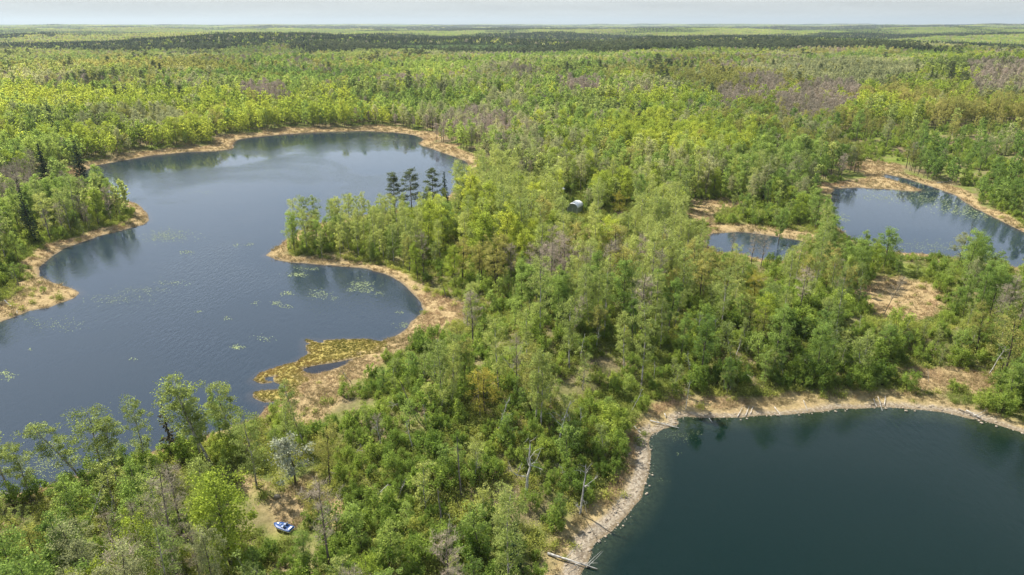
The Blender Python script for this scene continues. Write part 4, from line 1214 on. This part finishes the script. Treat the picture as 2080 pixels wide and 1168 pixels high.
# the rest of the woods
allf = []; base_near = {}; base_lod = {}
for k in TREES + ['shrub', 'young_tree']:
    base_near[k] = len(allf); allf += [f[2] for f in KIND[k]]
for k in TREES:
    base_lod[k] = len(allf); allf += LOD[k]
ids, pos, rot, scl, tnt = [], [], [], [], []
for (k, f, x, y, z, sx, sz, ro, ti) in rest:
    if k in ('shrub', 'young_tree') or math.hypot(x, y) < 240: ids.append(base_near[k] + f % len(KIND[k]))
    else: ids.append(base_lod[k] + f % len(LOD[k]))
    pos.append((x, y, z)); rot.append((0, 0, ro)); scl.append((sx, sx, sz)); tnt.append(ti)
gn_scatter('forest', allf, ids, pos, rot, scl, tnt, 'mixed spring woods spreading behind the lakes')

# woods to the horizon: pieces of canopy
def canopy_patch(seed, mats, wts, side=60.0, step=6.2, conif=()):
    r = np.random.default_rng(seed)
    P = Part()
    n = int(side / step)
    for i in range(n):
        for j in range(n):
            x = (i + 0.5 + r.uniform(-0.45, 0.45)) * step - side / 2; y = (j + 0.5 + r.uniform(-0.45, 0.45)) * step - side / 2
            k = int(r.choice(len(wts), p=wts))
            h = r.normal(12.5, 1.3); c0 = r.uniform(0.36, 0.64)
            if k in conif:
                m_ = 34
                t = r.uniform(0, 1, m_) ** 0.8; a = r.uniform(0, 6.28, m_); R = 2.4 * (1 - t) + 0.2
                c = np.c_[x + np.cos(a) * R, y + np.sin(a) * R, (0.15 + 0.85 * t) * (h + 1.5)]
                P.leaves(c, 1.0, np.clip(c0 + r.normal(0, 0.1, m_), 0, 1), r, k, up=0.4)
            else:
                m_ = 34
                o = r.normal(size=(m_, 3)); o /= np.linalg.norm(o, axis=1)[:, None]; o[:, 2] = np.where(o[:, 2] < -0.3, -o[:, 2], o[:, 2])
                o *= np.array([3.3, 3.3, 3.6]) * r.uniform(0.65, 1.0, m_)[:, None]
                c = np.array([x, y, h - 4.0]) + o
                P.leaves(c, 1.05, np.clip(c0 + r.normal(0, 0.12, m_), 0, 1), r, k, up=0.5)
    return P.mesh('canopy', [M[m] for m in mats])
LM = ['birch_leaf', 'aspen_leaf', 'maple_leaf', 'oak_leaf', 'pale_leaf', 'twig', 'spruce_needle', 'pine_needle']
patches = [canopy_patch(1, LM, [.2, .3, .2, .12, .1, .04, .02, .02], conif=(6, 7)), canopy_patch(2, LM, [.1, .4, .3, .08, .06, .02, .02, .02], conif=(6, 7)),
           canopy_patch(3, LM, [.25, .15, .15, .2, .17, .04, .02, .02], conif=(6, 7)), canopy_patch(4, LM, [.1, .2, .1, .25, .2, .11, .02, .02], conif=(6, 7)),
           canopy_patch(5, LM, [.02, .08, .02, .02, .02, .02, .47, .35], conif=(6, 7)), canopy_patch(6, LM, [.02, .04, .02, .02, .02, .02, .56, .3], conif=(6, 7)),
           canopy_patch(7, LM, [.1, .25, .1, .08, .05, .02, .2, .2], conif=(6, 7))]
ids, pos, rot, scl, tnt = [], [], [], [], []
r_ = np.random.default_rng(88)
def add_patches(side, rmin, rmax, half, k, zk):
    n = int(rmax / side) + 1
    X, Y = np.meshgrid(np.arange(-n, n + 1) * side, np.arange(0, n + 1) * side)
    X = X.ravel() + r_.uniform(-0.12, 0.12, X.size) * side; Y = Y.ravel() + r_.uniform(-0.12, 0.12, Y.size) * side
    R = np.hypot(X, Y); m = (R >= rmin) & (R < rmax) & (np.abs(np.arctan2(X, Y)) < math.radians(half))
    X, Y = X[m], Y[m]; Z = height(X, Y)
    dk = dark_wood(X, Y); n1 = fbm(X, Y, 380, 3, 95); n2 = fbm(X, Y, 900, 2, 96); n3 = fbm(X, Y * 0.6, 420, 3, 97)
    for x, y, z, d, a, b, c_ in zip(X, Y, Z, dk, n1, n2, n3):
        u = r_.random()
        if d > 0.45 or u < d: i = 4 + (r_.random() < 0.5)
        elif a > 0.60: i = 6
        else: i = int(np.clip((c_ - 0.34) / 0.32 * 4 + r_.normal(0, 0.35), 0, 3.99))
        ids.append(i); pos.append((x, y, z - 0.5)); rot.append((0, 0, r_.integers(0, 4) * PI / 2)); scl.append((k, k, zk * r_.uniform(0.9, 1.12)))
        tnt.append(float(np.clip(0.5 + 1.2 * (a - 0.5) + r_.normal(0, 0.12), 0, 1)))
add_patches(57, 1560, 5000, 44, 1.0, 1.0)
add_patches(150, 5000, 15000, 42, 2.6, 1.15)
gn_scatter('distant_forest', patches, ids, pos, rot, scl, tnt, 'distant woods rolling to the horizon with dark conifer belts')

# undergrowth, marsh grass, moss, gravel
def tuft(seed, n, h, spread, mat, size, narrow=0.08, up=1.2):
    r = np.random.default_rng(seed); P = Part()
    c = np.c_[r.normal(0, spread, (n, 2)), np.full(n, h * 0.4)]
    d = np.c_[r.normal(0, 0.8, (n, 2)), np.full(n, up)]; d /= np.linalg.norm(d, axis=1)[:, None]
    P.leaves(c, size, r.uniform(0.1, 0.9, n), r, 0, narrow=narrow, dirs=d * 4)
    return P.mesh('tuft', [M[mat]])
def herb(seed, n=210, h=0.7, wd=0.8):
    r = np.random.default_rng(seed); P = Part()
    c = np.c_[r.normal(0, wd * 0.5, (n, 2)), np.abs(r.normal(0, h * 0.55, n)) + 0.05]
    P.leaves(c, 0.095, np.clip(r.normal(0.5, 0.22, n), 0, 1), r, 0, up=0.5)
    return P.mesh('herb', [M['herb_leaf']])
r_ = np.random.default_rng(90)
hx_, hy_ = jitter_grid(1.25, 42, 300, 52, 51)
e = make_spots(hx_, hy_)
pick = (r_.uniform(0, 1, len(e.x)) < (0.80 * sstep(0.75, 0.25, e.tan) + 0.05) * (0.3 + sstep(0.36, 0.55, fbm(e.x, e.y, 8, 2, 97)))) & (e.w > 1.0)
bx_, by_, _z = ground(575, 1074)
pick &= (np.hypot(e.x - bx_, e.y - by_) > 2.6) & (e.sd[3] > 0.5)
e = sub(e, pick); n = len(e.x)
es = r_.uniform(0.6, 1.5, n)
gn_scatter('undergrowth', [herb(1), herb(2), herb(3, 180, 1.0, 0.7)], r_.integers(0, 3, n), np.c_[e.x, e.y, e.z - 0.05], np.c_[np.zeros((n, 2)), r_.uniform(0, 6.28, n)], np.c_[es, es, es * r_.uniform(0.7, 1.3, n)],
    np.clip(0.5 + 1.2 * (fbm(e.x, e.y, 12, 2, 98) - 0.5) + r_.normal(0, 0.15, n), 0, 1), 'low green undergrowth beneath the trees and shrubs')
e1 = jitter_grid(0.62, 60, 175, 50, 52); e2 = jitter_grid(1.5, 175, 560, 46, 53)
e = make_spots(np.concatenate([e1[0], e2[0]]), np.concatenate([e1[1], e2[1]]))
bogm = e.sd[3]
pick = (r_.uniform(0, 1, len(e.x)) < 0.75 * sstep(0.35, 0.8, e.tan) * (0.35 + 0.8 * sstep(0.35, 0.6, fbm(e.x, e.y, 4, 2, 99)))) & (e.w > 0.25) & (bogm > 0) & (e.sd[2] > 2.6)
e = sub(e, pick); n = len(e.x)
es = r_.uniform(0.6, 1.3, n) * np.where(np.hypot(e.x, e.y) > 175, 1.7, 1.0)
gn_scatter('marsh_grass', [tuft(1, 26, 0.45, 0.28, 'reed', 0.34), tuft(2, 26, 0.35, 0.3, 'reed', 0.38, 0.08, 0.5), tuft(3, 22, 0.5, 0.22, 'reed', 0.36, 0.07, 0.9)], r_.integers(0, 3, n), np.c_[e.x, e.y, e.z], np.c_[np.zeros((n, 2)), r_.uniform(0, 6.28, n)], np.c_[es, es, es],
    np.clip(0.5 + 1.4 * (fbm(e.x, e.y, 9, 2, 100) - 0.5) + r_.normal(0, 0.15, n), 0, 1), 'matted tan marsh grass along the shores')
mx_, my_ = jitter_grid(0.42, 100, 190, 40, 54)
bsd = poly_sd(BOG, mx_, my_, 12)
k = bsd < 0.3
e = make_spots(mx_[k], my_[k])
k = (e.w > 0.05) & (r_.uniform(0, 1, len(e.x)) < 0.85)
e = sub(e, k); n = len(e.x); es = r_.uniform(0.5, 1.1, n)
gn_scatter('bog_moss', [tuft(11, 18, 0.16, 0.2, 'moss', 0.17, 0.3, 0.4), tuft(12, 18, 0.2, 0.2, 'moss', 0.2, 0.18, 0.7)], r_.integers(0, 2, n), np.c_[e.x, e.y, e.z], np.c_[np.zeros((n, 2)), r_.uniform(0, 6.28, n)], np.c_[es, es, es],
    np.clip(0.5 + 1.6 * (fbm(e.x, e.y, 7, 2, 101) - 0.5) + r_.normal(0, 0.15, n), 0, 1), 'olive yellow moss of the bog rafts in the blue lake')

def rock_mesh(seed, name, mat, flatn=0.6, sub_=1):
    import bmesh
    bm = bmesh.new()
    bmesh.ops.create_icosphere(bm, subdivisions=sub_, radius=1)
    r = np.random.default_rng(seed)
    for v in bm.verts:
        v.co *= r.uniform(0.75, 1.15)
        v.co.z *= flatn
        v.co.x *= 1.25
    me = bpy.data.meshes.new(name); bm.to_mesh(me); bm.free(); me.materials.append(M[mat])
    return me
pebs = [rock_mesh(i, 'pebble', 'pebble') for i in range(3)]
px_, py_ = jitter_grid(0.42, 66, 150, 50, 55)
k = np.abs(poly_sd(DARK, px_, py_, 12)) < 4.5
e = make_spots(px_[k], py_[k]); D_ = e.sd[2]
k = (D_ > -0.9) & (D_ < np.where(e.x > 24, 1.45, 2.3) + 1.5 * (fbm(e.x, e.y, 12, 2, 14) - 0.5)) & (r_.uniform(0, 1, len(e.x)) < 0.8)
e = sub(e, k); n = len(e.x); es = 0.045 + 0.11 * r_.uniform(0, 1, n) ** 2.5
gn_scatter('gravel', pebs, r_.integers(0, 3, n), np.c_[e.x, e.y, e.z + 0.01], np.c_[r_.normal(0, .2, (n, 2)), r_.uniform(0, 6.28, n)], np.c_[es, es, es], r_.uniform(0, 1, n), 'pale gravel of the teal lake beach')

# ------------------------------------------------------------------ stones on the teal lake beach
stones = [rock_mesh(20 + i, 'stone', 'stone', 0.65, 2) for i in range(4)]
r_ = np.random.default_rng(91)
k = r_.permutation(n)
cand = [(e.x[j], e.y[j], e.z[j]) for j in k]
cand = [c for c in cand if 0 < to_px(*c)[0] < 2080 and 0 < to_px(*c)[1] < 1160][:80]
cand.sort(key=lambda c: (to_px(*c)[1]))
kept = sorted(cand, key=lambda c: -to_px(*c)[1])
lower = [c for c in kept if to_px(*c)[0] < 1340]; upper = [c for c in kept if to_px(*c)[0] >= 1340]
for grp, txt in ((lower, 'the white fallen tree'), (sorted(upper, key=lambda c: c[0]), 'the gravel corner')):
    for i, c in enumerate(grp):
        o = bpy.data.objects.new('stone', stones[i % 4]); COL.objects.link(o)
        sz = r_.uniform(0.12, 0.25)
        o.location = (c[0], c[1], max(c[2], 0.02) + sz * 0.2); o.rotation_euler = (0, 0, r_.uniform(0, 6.28)); o.scale = (sz, sz, sz)
        o['label'] = f'pale rounded stone on the gravel beach, {ordinal(i + 1)} along from {txt}'
        o['category'] = 'stone'; o['group'] = 'stones on the gravel beach'

# ------------------------------------------------------------------ driftwood
def log(p1, p2, rad, label, branches=0, lift=0.15, seed=0, mat='dead_wood', lift2=None):
    r = np.random.default_rng(seed)
    a = np.array(ground(*p1)); b = np.array(ground(*p2))
    a[2] = max(a[2], 0.0) + lift; b[2] = max(b[2], 0.0) + (lift if lift2 is None else lift2)
    L = b - a
    root = bpy.data.objects.new('fallen_log', None); COL.objects.link(root); root.location = a
    P = Part()
    ts = np.linspace(0, 1, 6)
    pts = ts[:, None] * L + np.c_[r.normal(0, 0.05, (6, 2)) * np.linalg.norm(L) * 0.3, np.zeros(6)] * ts[:, None]
    P.tube(pts, rad * (1 - 0.75 * ts) + 0.015, 6)
    link('trunk', P.mesh('log_trunk', [M[mat]]), root)
    for k in range(branches):
        B = Part()
        t = r.uniform(0.25, 0.95); q = pts[0] + L * t
        d = L / np.linalg.norm(L) * 0.8 + r.normal(0, 0.55, 3); d[2] = abs(d[2]) * 0.5; d /= np.linalg.norm(d)
        ln = np.linalg.norm(L) * r.uniform(0.2, 0.45)
        B.tube([q, q + d * ln * 0.5 + r.normal(0, 0.06, 3), q + d * ln], [rad * 0.35, rad * 0.22, 0.012], 4)
        link('branch', B.mesh('log_branch', [M[mat]]), root)
    root['label'] = label; root['category'] = 'log'; root['group'] = 'driftwood on the shores'
log((1112, 1127), (1213, 1160), 0.16, 'long white fallen tree with branches reaching into the teal lake', 7, 0.25, 1, lift2=0.12)
log((1320, 856), (1378, 871), 0.10, 'white forked branch lying into the gravel corner of the teal lake', 5, 0.2, 2, lift2=0.08)
log((1288, 868), (1302, 882), 0.10, 'short grey log on the bank left of the white forked branch', 0, 0.2, 3)
log((1270, 930), (1284, 920), 0.13, 'dark grey log on the gravel beach below its corner', 0, 0.15, 4, 'snag_wood')
log((1350, 842), (1352, 850), 0.08, 'upright stick at the gravel corner', 0, 0.2, 5)
log((1498, 848), (1508, 828), 0.055, 'bleached leaning log on the shore left of the pair', 0, 0.15, 6)
log((1514, 846), (1522, 826), 0.05, 'left log of the pair on the teal lake shore', 1, 0.15, 7)
log((1524, 842), (1530, 826), 0.05, 'right log of the pair on the teal lake shore', 0, 0.15, 8)
log((1573, 828), (1586, 846), 0.07, 'thin white stick on the shore right of the pair of logs', 0, 0.15, 9)
log((1632, 815), (1640, 836), 0.05, 'pale log on the shore midway to the dark shaded bank', 0, 0.15, 10)
log((1774, 812), (1780, 828), 0.05, 'first of three pale logs in the shade of the bank', 0, 0.2, 11)
log((1783, 808), (1792, 836), 0.06, 'longest of three pale logs in the shade reaching into the lake', 1, 0.2, 12, lift2=0.05)
log((1796, 824), (1798, 805), 0.05, 'last of three pale logs in the shade of the bank', 0, 0.2, 13)
log((1946, 832), (1990, 852), 0.09, 'grey log at the edge of the driftwood tangle', 6, 0.2, 14, 'snag_wood')
log((1962, 836), (2002, 858), 0.09, 'white log across the driftwood tangle on the right shore', 6, 0.3, 15)
log((1975, 850), (2000, 838), 0.07, 'crossing pale log on top of the driftwood tangle', 4, 0.4, 16)
log((1440, 850), (1447, 862), 0.06, 'thin stick poking from the dark shallows', 0, 0.1, 17)
log((10, 612), (36, 640), 0.13, 'grey fallen trunk sloping off the left headland beach into the lake', 0, 0.3, 18)
log((-6, 1003), (27, 1007), 0.15, 'white log at the left edge on the near lake shore', 1, 0.25, 19)
log((112, 982), (132, 979), 0.08, 'small white log by the pale shallows of the near lake shore', 0, 0.2, 20)
log((1903, 373), (1932, 369), 0.16, 'long pale log on the marsh strip beyond the calm pond', 1, 0.3, 21)
log((1708, 380), (1718, 379), 0.14, 'short pale log at the far edge of the calm pond', 0, 0.2, 22)
log((665, 541), (712, 538), 0.10, 'grey log lying along the peninsula beach', 2, 0.2, 23, 'snag_wood')
log((560, 522), (572, 529), 0.09, 'short grey log on the peninsula tip', 0, 0.15, 24, 'snag_wood')
log((1515, 770), (1528, 778), 0.09, 'white log lying among the shrubs above the teal lake', 0, 1.0, 25)
log((760, 1028), (790, 1000), 0.08, 'pale fallen log among the shrubs right of the boat clearing', 2, 1.2, 26)

# ------------------------------------------------------------------ lily pads
def lily(name, clusters, label, seed):
    r = np.random.default_rng(seed)
    V, F, Cc = [], [], []
    n0 = 0
    for (px, py, rx, ry, n, sz) in clusters:
        q = r.normal(0, 0.5, (n, 2))
        for a, b in q:
            x, y = flat(px + a * rx, py + b * ry)
            L, P, D, B = water_sd(np.array([x]), np.array([y]))
            if min(L[0], P[0], D[0]) > -0.2: continue
            R = 0.68 * sz * r.uniform(0.5, 1.3); th = np.linspace(0.25, 2 * PI - 0.25, 7) + r.uniform(0, 6)
            v = np.c_[x + np.append(0, np.cos(th) * R), y + np.append(0, np.sin(th) * R * 0.9), np.append(0.012, 0.012 + r.uniform(0, 0.03, 7))]
            V.append(v); Cc.append(np.full(8, r.uniform(0, 1)))
            F.append(np.array([[0, i, i + 1] for i in range(1, 7)]) + n0); n0 += 8
    link(name, mesh(name, np.vstack(V), np.vstack(F), [M['lily']], attrs={'clump': np.concatenate(Cc)}), kind='stuff', label=label)
lily('lily_pads', [(343,478,60,14,260,.26),(330,482,34,8,80,.26),(620,522,40,4,30,.2),(602,558,24,5,90,.26),(583,596,16,4,60,.22),(612,545,14,4,30,.22),(638,547,10,3,25,.22),(648,598,22,10,90,.22),(680,606,8,4,20,.2),
    (733,577,26,10,130,.24),(745,590,16,6,60,.22),(715,588,14,6,40,.22),(772,596,12,6,30,.2),(560,616,10,5,40,.2),(580,622,16,5,40,.18),(481,706,14,4,60,.2),(405,633,6,3,16,.18),(460,647,7,4,20,.18),(540,688,22,8,40,.16),(520,616,8,4,16,.18),
    (230,607,70,12,170,.16),(290,590,50,8,120,.16),(350,575,40,6,60,.18),(120,660,60,16,130,.15),(60,650,30,6,20,.15),(18,765,12,10,50,.2),(10,757,10,4,30,.2),(270,730,8,3,14,.18),(60,710,6,3,12,.16),(820,660,22,6,40,.2),(815,635,12,4,20,.2),
    (80,935,60,30,260,.12),(100,950,50,20,160,.12),(262,905,30,16,90,.11),(30,960,40,20,80,.12),(363,833,6,4,18,.16),(60,885,14,6,18,.12),(200,840,80,20,40,.1),(480,498,8,4,16,.26),(505,497,14,3,20,.24),(380,512,16,4,40,.24),(780,283,60,5,60,.5),(700,270,60,2,60,.5),(400,390,30,4,20,.3)],
    'scattered pale lily pads floating on the blue lake', 5)
lily('pond_lily_pads', [(1815,399,110,6,260,.3),(1880,405,110,10,300,.3),(1930,415,80,12,240,.3),(1960,428,60,10,300,.34),(1850,388,90,5,220,.34),(1990,440,40,8,120,.3),(1860,497,110,10,150,.24),(1920,506,90,10,110,.22),(1700,436,22,5,70,.3),(1710,447,20,4,50,.3),(1720,492,40,6,60,.26),(2000,520,60,10,80,.2),(1600,505,30,6,40,.22),(1455,505,16,4,60,.24),(1870,372,30,5,100,.36)],
    'pale green lily pads rimming the far bank of the calm pond', 6)
lily('floating_leaves', [(1395,888,40,14,60,.07),(1372,885,20,10,40,.07),(1420,880,16,6,14,.09),(1378,923,6,4,8,.09),(1345,975,12,4,10,.08)], 'small pale leaves floating at the gravel corner of the teal lake', 7)

# ------------------------------------------------------------------ the blue boat
def boat():
    import bmesh
    M['hull_white'] = plain_mat('hull_white', (0.78, 0.79, 0.80), 0.3, 0.06, 3, 0.5)
    M['deck_blue'] = plain_mat('deck_blue', (0.008, 0.042, 0.150), 0.45, 0.15, 3, 0.25)
    M['seat_grey'] = plain_mat('seat_grey', (0.22, 0.26, 0.36), 0.6, 0.12, 5)
    x, y, z = ground(575, 1074)
    root = bpy.data.objects.new('boat', None); COL.objects.link(root)
    root.location = (x, y, z + 0.02); root.rotation_euler = (-0.05, 0.04, math.radians(-22)); root.scale = (1.02, 1.02, 1.02)
    root['label'] = 'small blue and white boat lying in the grassy clearing'; root['category'] = 'boat'
    # outline half width along the length (bow at -x)
    L = 3.0
    xs = np.linspace(-L / 2, L / 2, 17)
    hw = 0.66 * np.clip(1 - ((-xs - 0.1) / (L / 2 - 0.1)).clip(0, 1) ** 2.3, 0.02, 1) * np.where(xs > 0.9, 1 - 0.18 * ((xs - 0.9) / 0.6) ** 2, 1)
    def ring(scale_w, zz, dx=0.0, shrink=1.0):
        up_ = np.c_[xs * shrink + dx, hw * scale_w, np.full(17, zz)]
        dn_ = np.c_[xs[::-1] * shrink + dx, -hw[::-1] * scale_w, np.full(17, zz)]
        return np.vstack([up_, dn_])
    def loft(rings, cap0=True, cap1=True):
        n_ = len(rings[0]); V = np.vstack(rings); F = []
        for k in range(len(rings) - 1):
            for i in range(n_):
                j = (i + 1) % n_
                F.append((k * n_ + i, k * n_ + j, (k + 1) * n_ + j, (k + 1) * n_ + i))
        F = [np.array(F)]
        caps = []
        for k, on in ((0, cap0), (len(rings) - 1, cap1)):
            if on:
                for i in range(16):
                    caps.append((k * n_ + i, k * n_ + i + 1, k * n_ + n_ - 2 - i, k * n_ + n_ - 1 - i))
        if caps: F.append(np.array(caps))
        return V, F
    V, F = loft([ring(0.55, 0.0, 0.05, 0.86), ring(0.85, 0.12, 0, 0.95), ring(1.0, 0.32), ring(1.04, 0.34, 0, 1.02), ring(1.04, 0.38, 0, 1.02)], True, False)
    link('hull', mesh('hull', V, F, [M['hull_white']]), root)
    V, F = loft([ring(1.0, 0.378, 0, 1.0), ring(0.92, 0.45, 0, 0.96), ring(0.6, 0.52, -0.05, 0.85)], False, True)
    link('deck', mesh('deck', V, F, [M['deck_blue']], smooth=False), root)
    def slab(nm, c, d, mat, bev=0.05, rot=0.0, par=root):
        bm = bmesh.new(); bmesh.ops.create_cube(bm, size=1)
        for v in bm.verts: v.co = Vector((v.co.x * d[0], v.co.y * d[1], v.co.z * d[2]))
        bmesh.ops.bevel(bm, geom=bm.edges[:], offset=bev, segments=2, affect='EDGES')
        me = bpy.data.meshes.new(nm); bm.to_mesh(me); bm.free(); me.materials.append(M[mat])
        o = link(nm, me, par); o.location = c; o.rotation_euler = (0, rot, 0); return o
    for sy in (-0.27, 0.27):
        slab('seat', (0.18, sy, 0.56), (0.46, 0.42, 0.10), 'seat_grey')
        slab('backrest', (0.44, sy, 0.74), (0.10, 0.42, 0.36), 'seat_grey', 0.04, 0.22)
    slab('console', (-0.34, 0, 0.56), (0.20, 0.30, 0.12), 'seat_grey', 0.05)
    slab('bow_hatch', (-0.85, 0.1, 0.53), (0.34, 0.2, 0.05), 'hull_white', 0.02)
    slab('rear_deck', (1.2, 0, 0.53), (0.26, 0.7, 0.07), 'hull_white', 0.03)
boat()

# pale stone beside the clearing
x, y, z = ground(563, 1012)
o = link('boulder', rock_mesh(40, 'boulder', 'stone', 0.8, 2), label='pale boulder in tree shade behind the blue boat', category='boulder')
o.location = (x, y, z + 0.25); o.scale = (0.45, 0.4, 0.5)

# ------------------------------------------------------------------ white shelter and grey cabin roof in the trees
def shelter():
    import bmesh
    M['tarp_white'] = plain_mat('tarp_white', (0.60, 0.61, 0.61), 0.5, 0.12, 1.2)
    M['tarp_green'] = plain_mat('tarp_green', (0.19, 0.22, 0.16), 0.8, 0.25, 0.8)
    M['pole_metal'] = plain_mat('pole_metal', (0.5, 0.5, 0.5), 0.4, 0.1, 3)
    x, y, z = ground(1168, 432)
    root = bpy.data.objects.new('shelter', None); COL.objects.link(root)
    root.location = (x, y, z + 0.1); root.rotation_euler = (0, 0, math.radians(-28))
    root['label'] = 'white round topped tarp shelter half hidden in the green trees'; root['category'] = 'shelter'
    wd, ln, eave, rise = 3.8, 5.0, 2.2, 1.5
    th = np.linspace(0, PI, 13)
    prof = np.c_[-np.cos(th) * wd / 2 * 1.03, eave + np.sin(th) * rise]
    V, F = [], []
    ny = 7
    for j in range(ny):
        yy = -ln / 2 - 0.1 + (ln + 0.2) * j / (ny - 1)
        sag = -0.07 if j % 2 else 0.0
        for t_, (a, b) in enumerate(prof):
            V.append((a, yy, b + sag * math.sin(th[t_])))
    for j in range(ny - 1):
        for i in range(12):
            F.append((j * 13 + i, j * 13 + i + 1, (j + 1) * 13 + i + 1, (j + 1) * 13 + i))
    me = mesh('roof', np.array(V), np.array(F), [M['tarp_white']], smooth=True)
    ro = link('roof', me, root)
    sm = ro.modifiers.new('thick', 'SOLIDIFY'); sm.thickness = 0.06; sm.offset = 1
    def wall(nm, pts, mat):
        pts = np.array(pts, float); n_ = len(pts)
        d = np.cross(pts[1] - pts[0], pts[2] - pts[0]); d = d / np.linalg.norm(d) * 0.05
        V = np.vstack([pts, pts + d])
        bm = bmesh.new(); vs = [bm.verts.new(v) for v in V]
        bm.faces.new(vs[:n_][::-1]); bm.faces.new(vs[n_:])
        for i in range(n_): bm.faces.new((vs[i], vs[(i + 1) % n_], vs[n_ + (i + 1) % n_], vs[n_ + i]))
        me = bpy.data.meshes.new(nm); bm.to_mesh(me); bm.free(); me.materials.append(M[mat])
        return link(nm, me, root)
    arch = [(a * 0.97, b - 0.02) for a, b in prof]
    for yy in (-ln / 2, ln / 2 - 0.06):
        wall('end_wall', [(-wd / 2, yy, 0), (wd / 2, yy, 0)] + [(a, yy, b) for a, b in arch[::-1]], 'tarp_green')
    for xx in (-wd / 2, wd / 2 - 0.05):
        wall('side_wall', [(xx, -ln / 2 + 0.07, 0), (xx, ln / 2 - 0.07, 0), (xx, ln / 2 - 0.07, eave + 0.1), (xx, -ln / 2 + 0.07, eave + 0.1)], 'tarp_white' if xx < 0 else 'tarp_green')
    for xx in (-wd / 2 + 0.1, 0, wd / 2 - 0.1):
        P = Part(); P.tube([(xx, -ln / 2 - 0.1, -1.3), (xx, -ln / 2 - 0.1, eave - 0.1)], [0.05, 0.05], 6)
        link('pole', P.mesh('pole', [M['pole_metal']]), root)
    # a low grey roofed cabin behind it
    M['roof_grey'] = plain_mat('roof_grey', (0.36, 0.37, 0.37), 0.5, 0.2, 1.0)
    M['wall_pale'] = plain_mat('wall_pale', (0.55, 0.52, 0.46), 0.7, 0.15, 1.0)
    M['pane_dark'] = plain_mat('pane_dark', (0.03, 0.035, 0.04), 0.1, 0.1, 1.0, 0.6)
    x, y, z = ground(1124, 398)
    root = bpy.data.objects.new('cabin', None); COL.objects.link(root)
    root.location = (x, y, z + 0.4); root.rotation_euler = (0, 0, math.radians(15))
    root['label'] = 'low cabin with grey roof among trees behind the white shelter'; root['category'] = 'cabin'
    a, b, hh = 3.4, 2.2, 2.6
    wall('wall', [(-a, -b, -0.6), (a, -b, -0.6), (a, -b, hh), (-a, -b, hh)], 'wall_pale')
    wall('wall', [(a, b, -0.6), (-a, b, -0.6), (-a, b, hh), (a, b, hh)], 'wall_pale')
    wall('wall', [(a, -b + .06, -0.6), (a, b - .06, -0.6), (a, b - .06, hh), (a, 0, hh + 0.9), (a, -b + .06, hh)], 'wall_pale')
    wall('wall', [(-a, b - .06, -0.6), (-a, -b + .06, -0.6), (-a, -b + .06, hh), (-a, 0, hh + 0.9), (-a, b - .06, hh)], 'wall_pale')
    wall('roof_slope', [(-a - .3, -b - .4, hh - 0.1), (a + .3, -b - .4, hh - 0.1), (a + .3, 0, hh + 1.0), (-a - .3, 0, hh + 1.0)], 'roof_grey')
    wall('roof_slope', [(a + .3, b + .4, hh - 0.1), (-a - .3, b + .4, hh - 0.1), (-a - .3, 0, hh + 1.0), (a + .3, 0, hh + 1.0)], 'roof_grey')
    for cx in (-1.6, 1.6):
        wall('window', [(cx - .5, -b - .06, 0.9), (cx + .5, -b - .06, 0.9), (cx + .5, -b - .06, 1.9), (cx - .5, -b - .06, 1.9)], 'pane_dark')
shelter()

# ------------------------------------------------------------------ haze
def haze():
    R, lo, hi = 33000, -12, 230
    v = np.array([(a, b, c) for c in (lo, hi) for a, b in ((-R, -R), (R, -R), (R, R), (-R, R))], float)
    f = np.array([(3, 2, 1, 0), (4, 5, 6, 7), (0, 1, 5, 4), (1, 2, 6, 5), (2, 3, 7, 6), (3, 0, 4, 7)])
    m, t = new_mat('haze')
    o_ = t.nodes.new('ShaderNodeOutputMaterial')
    pv = t.nodes.new('ShaderNodeVolumePrincipled')
    pv.inputs['Color'].default_value = (0.45, 0.52, 0.565, 1)
    pv.inputs['Density'].default_value = 6.5e-5
    pv.inputs['Density Attribute'].default_value = ''
    pv.inputs['Anisotropy'].default_value = 0.2
    t.links.new(pv.outputs[0], o_.inputs['Volume'])
    link('haze', mesh('haze', v, f, [m]), kind='stuff', label='thin pale air haze over the woods')
haze()
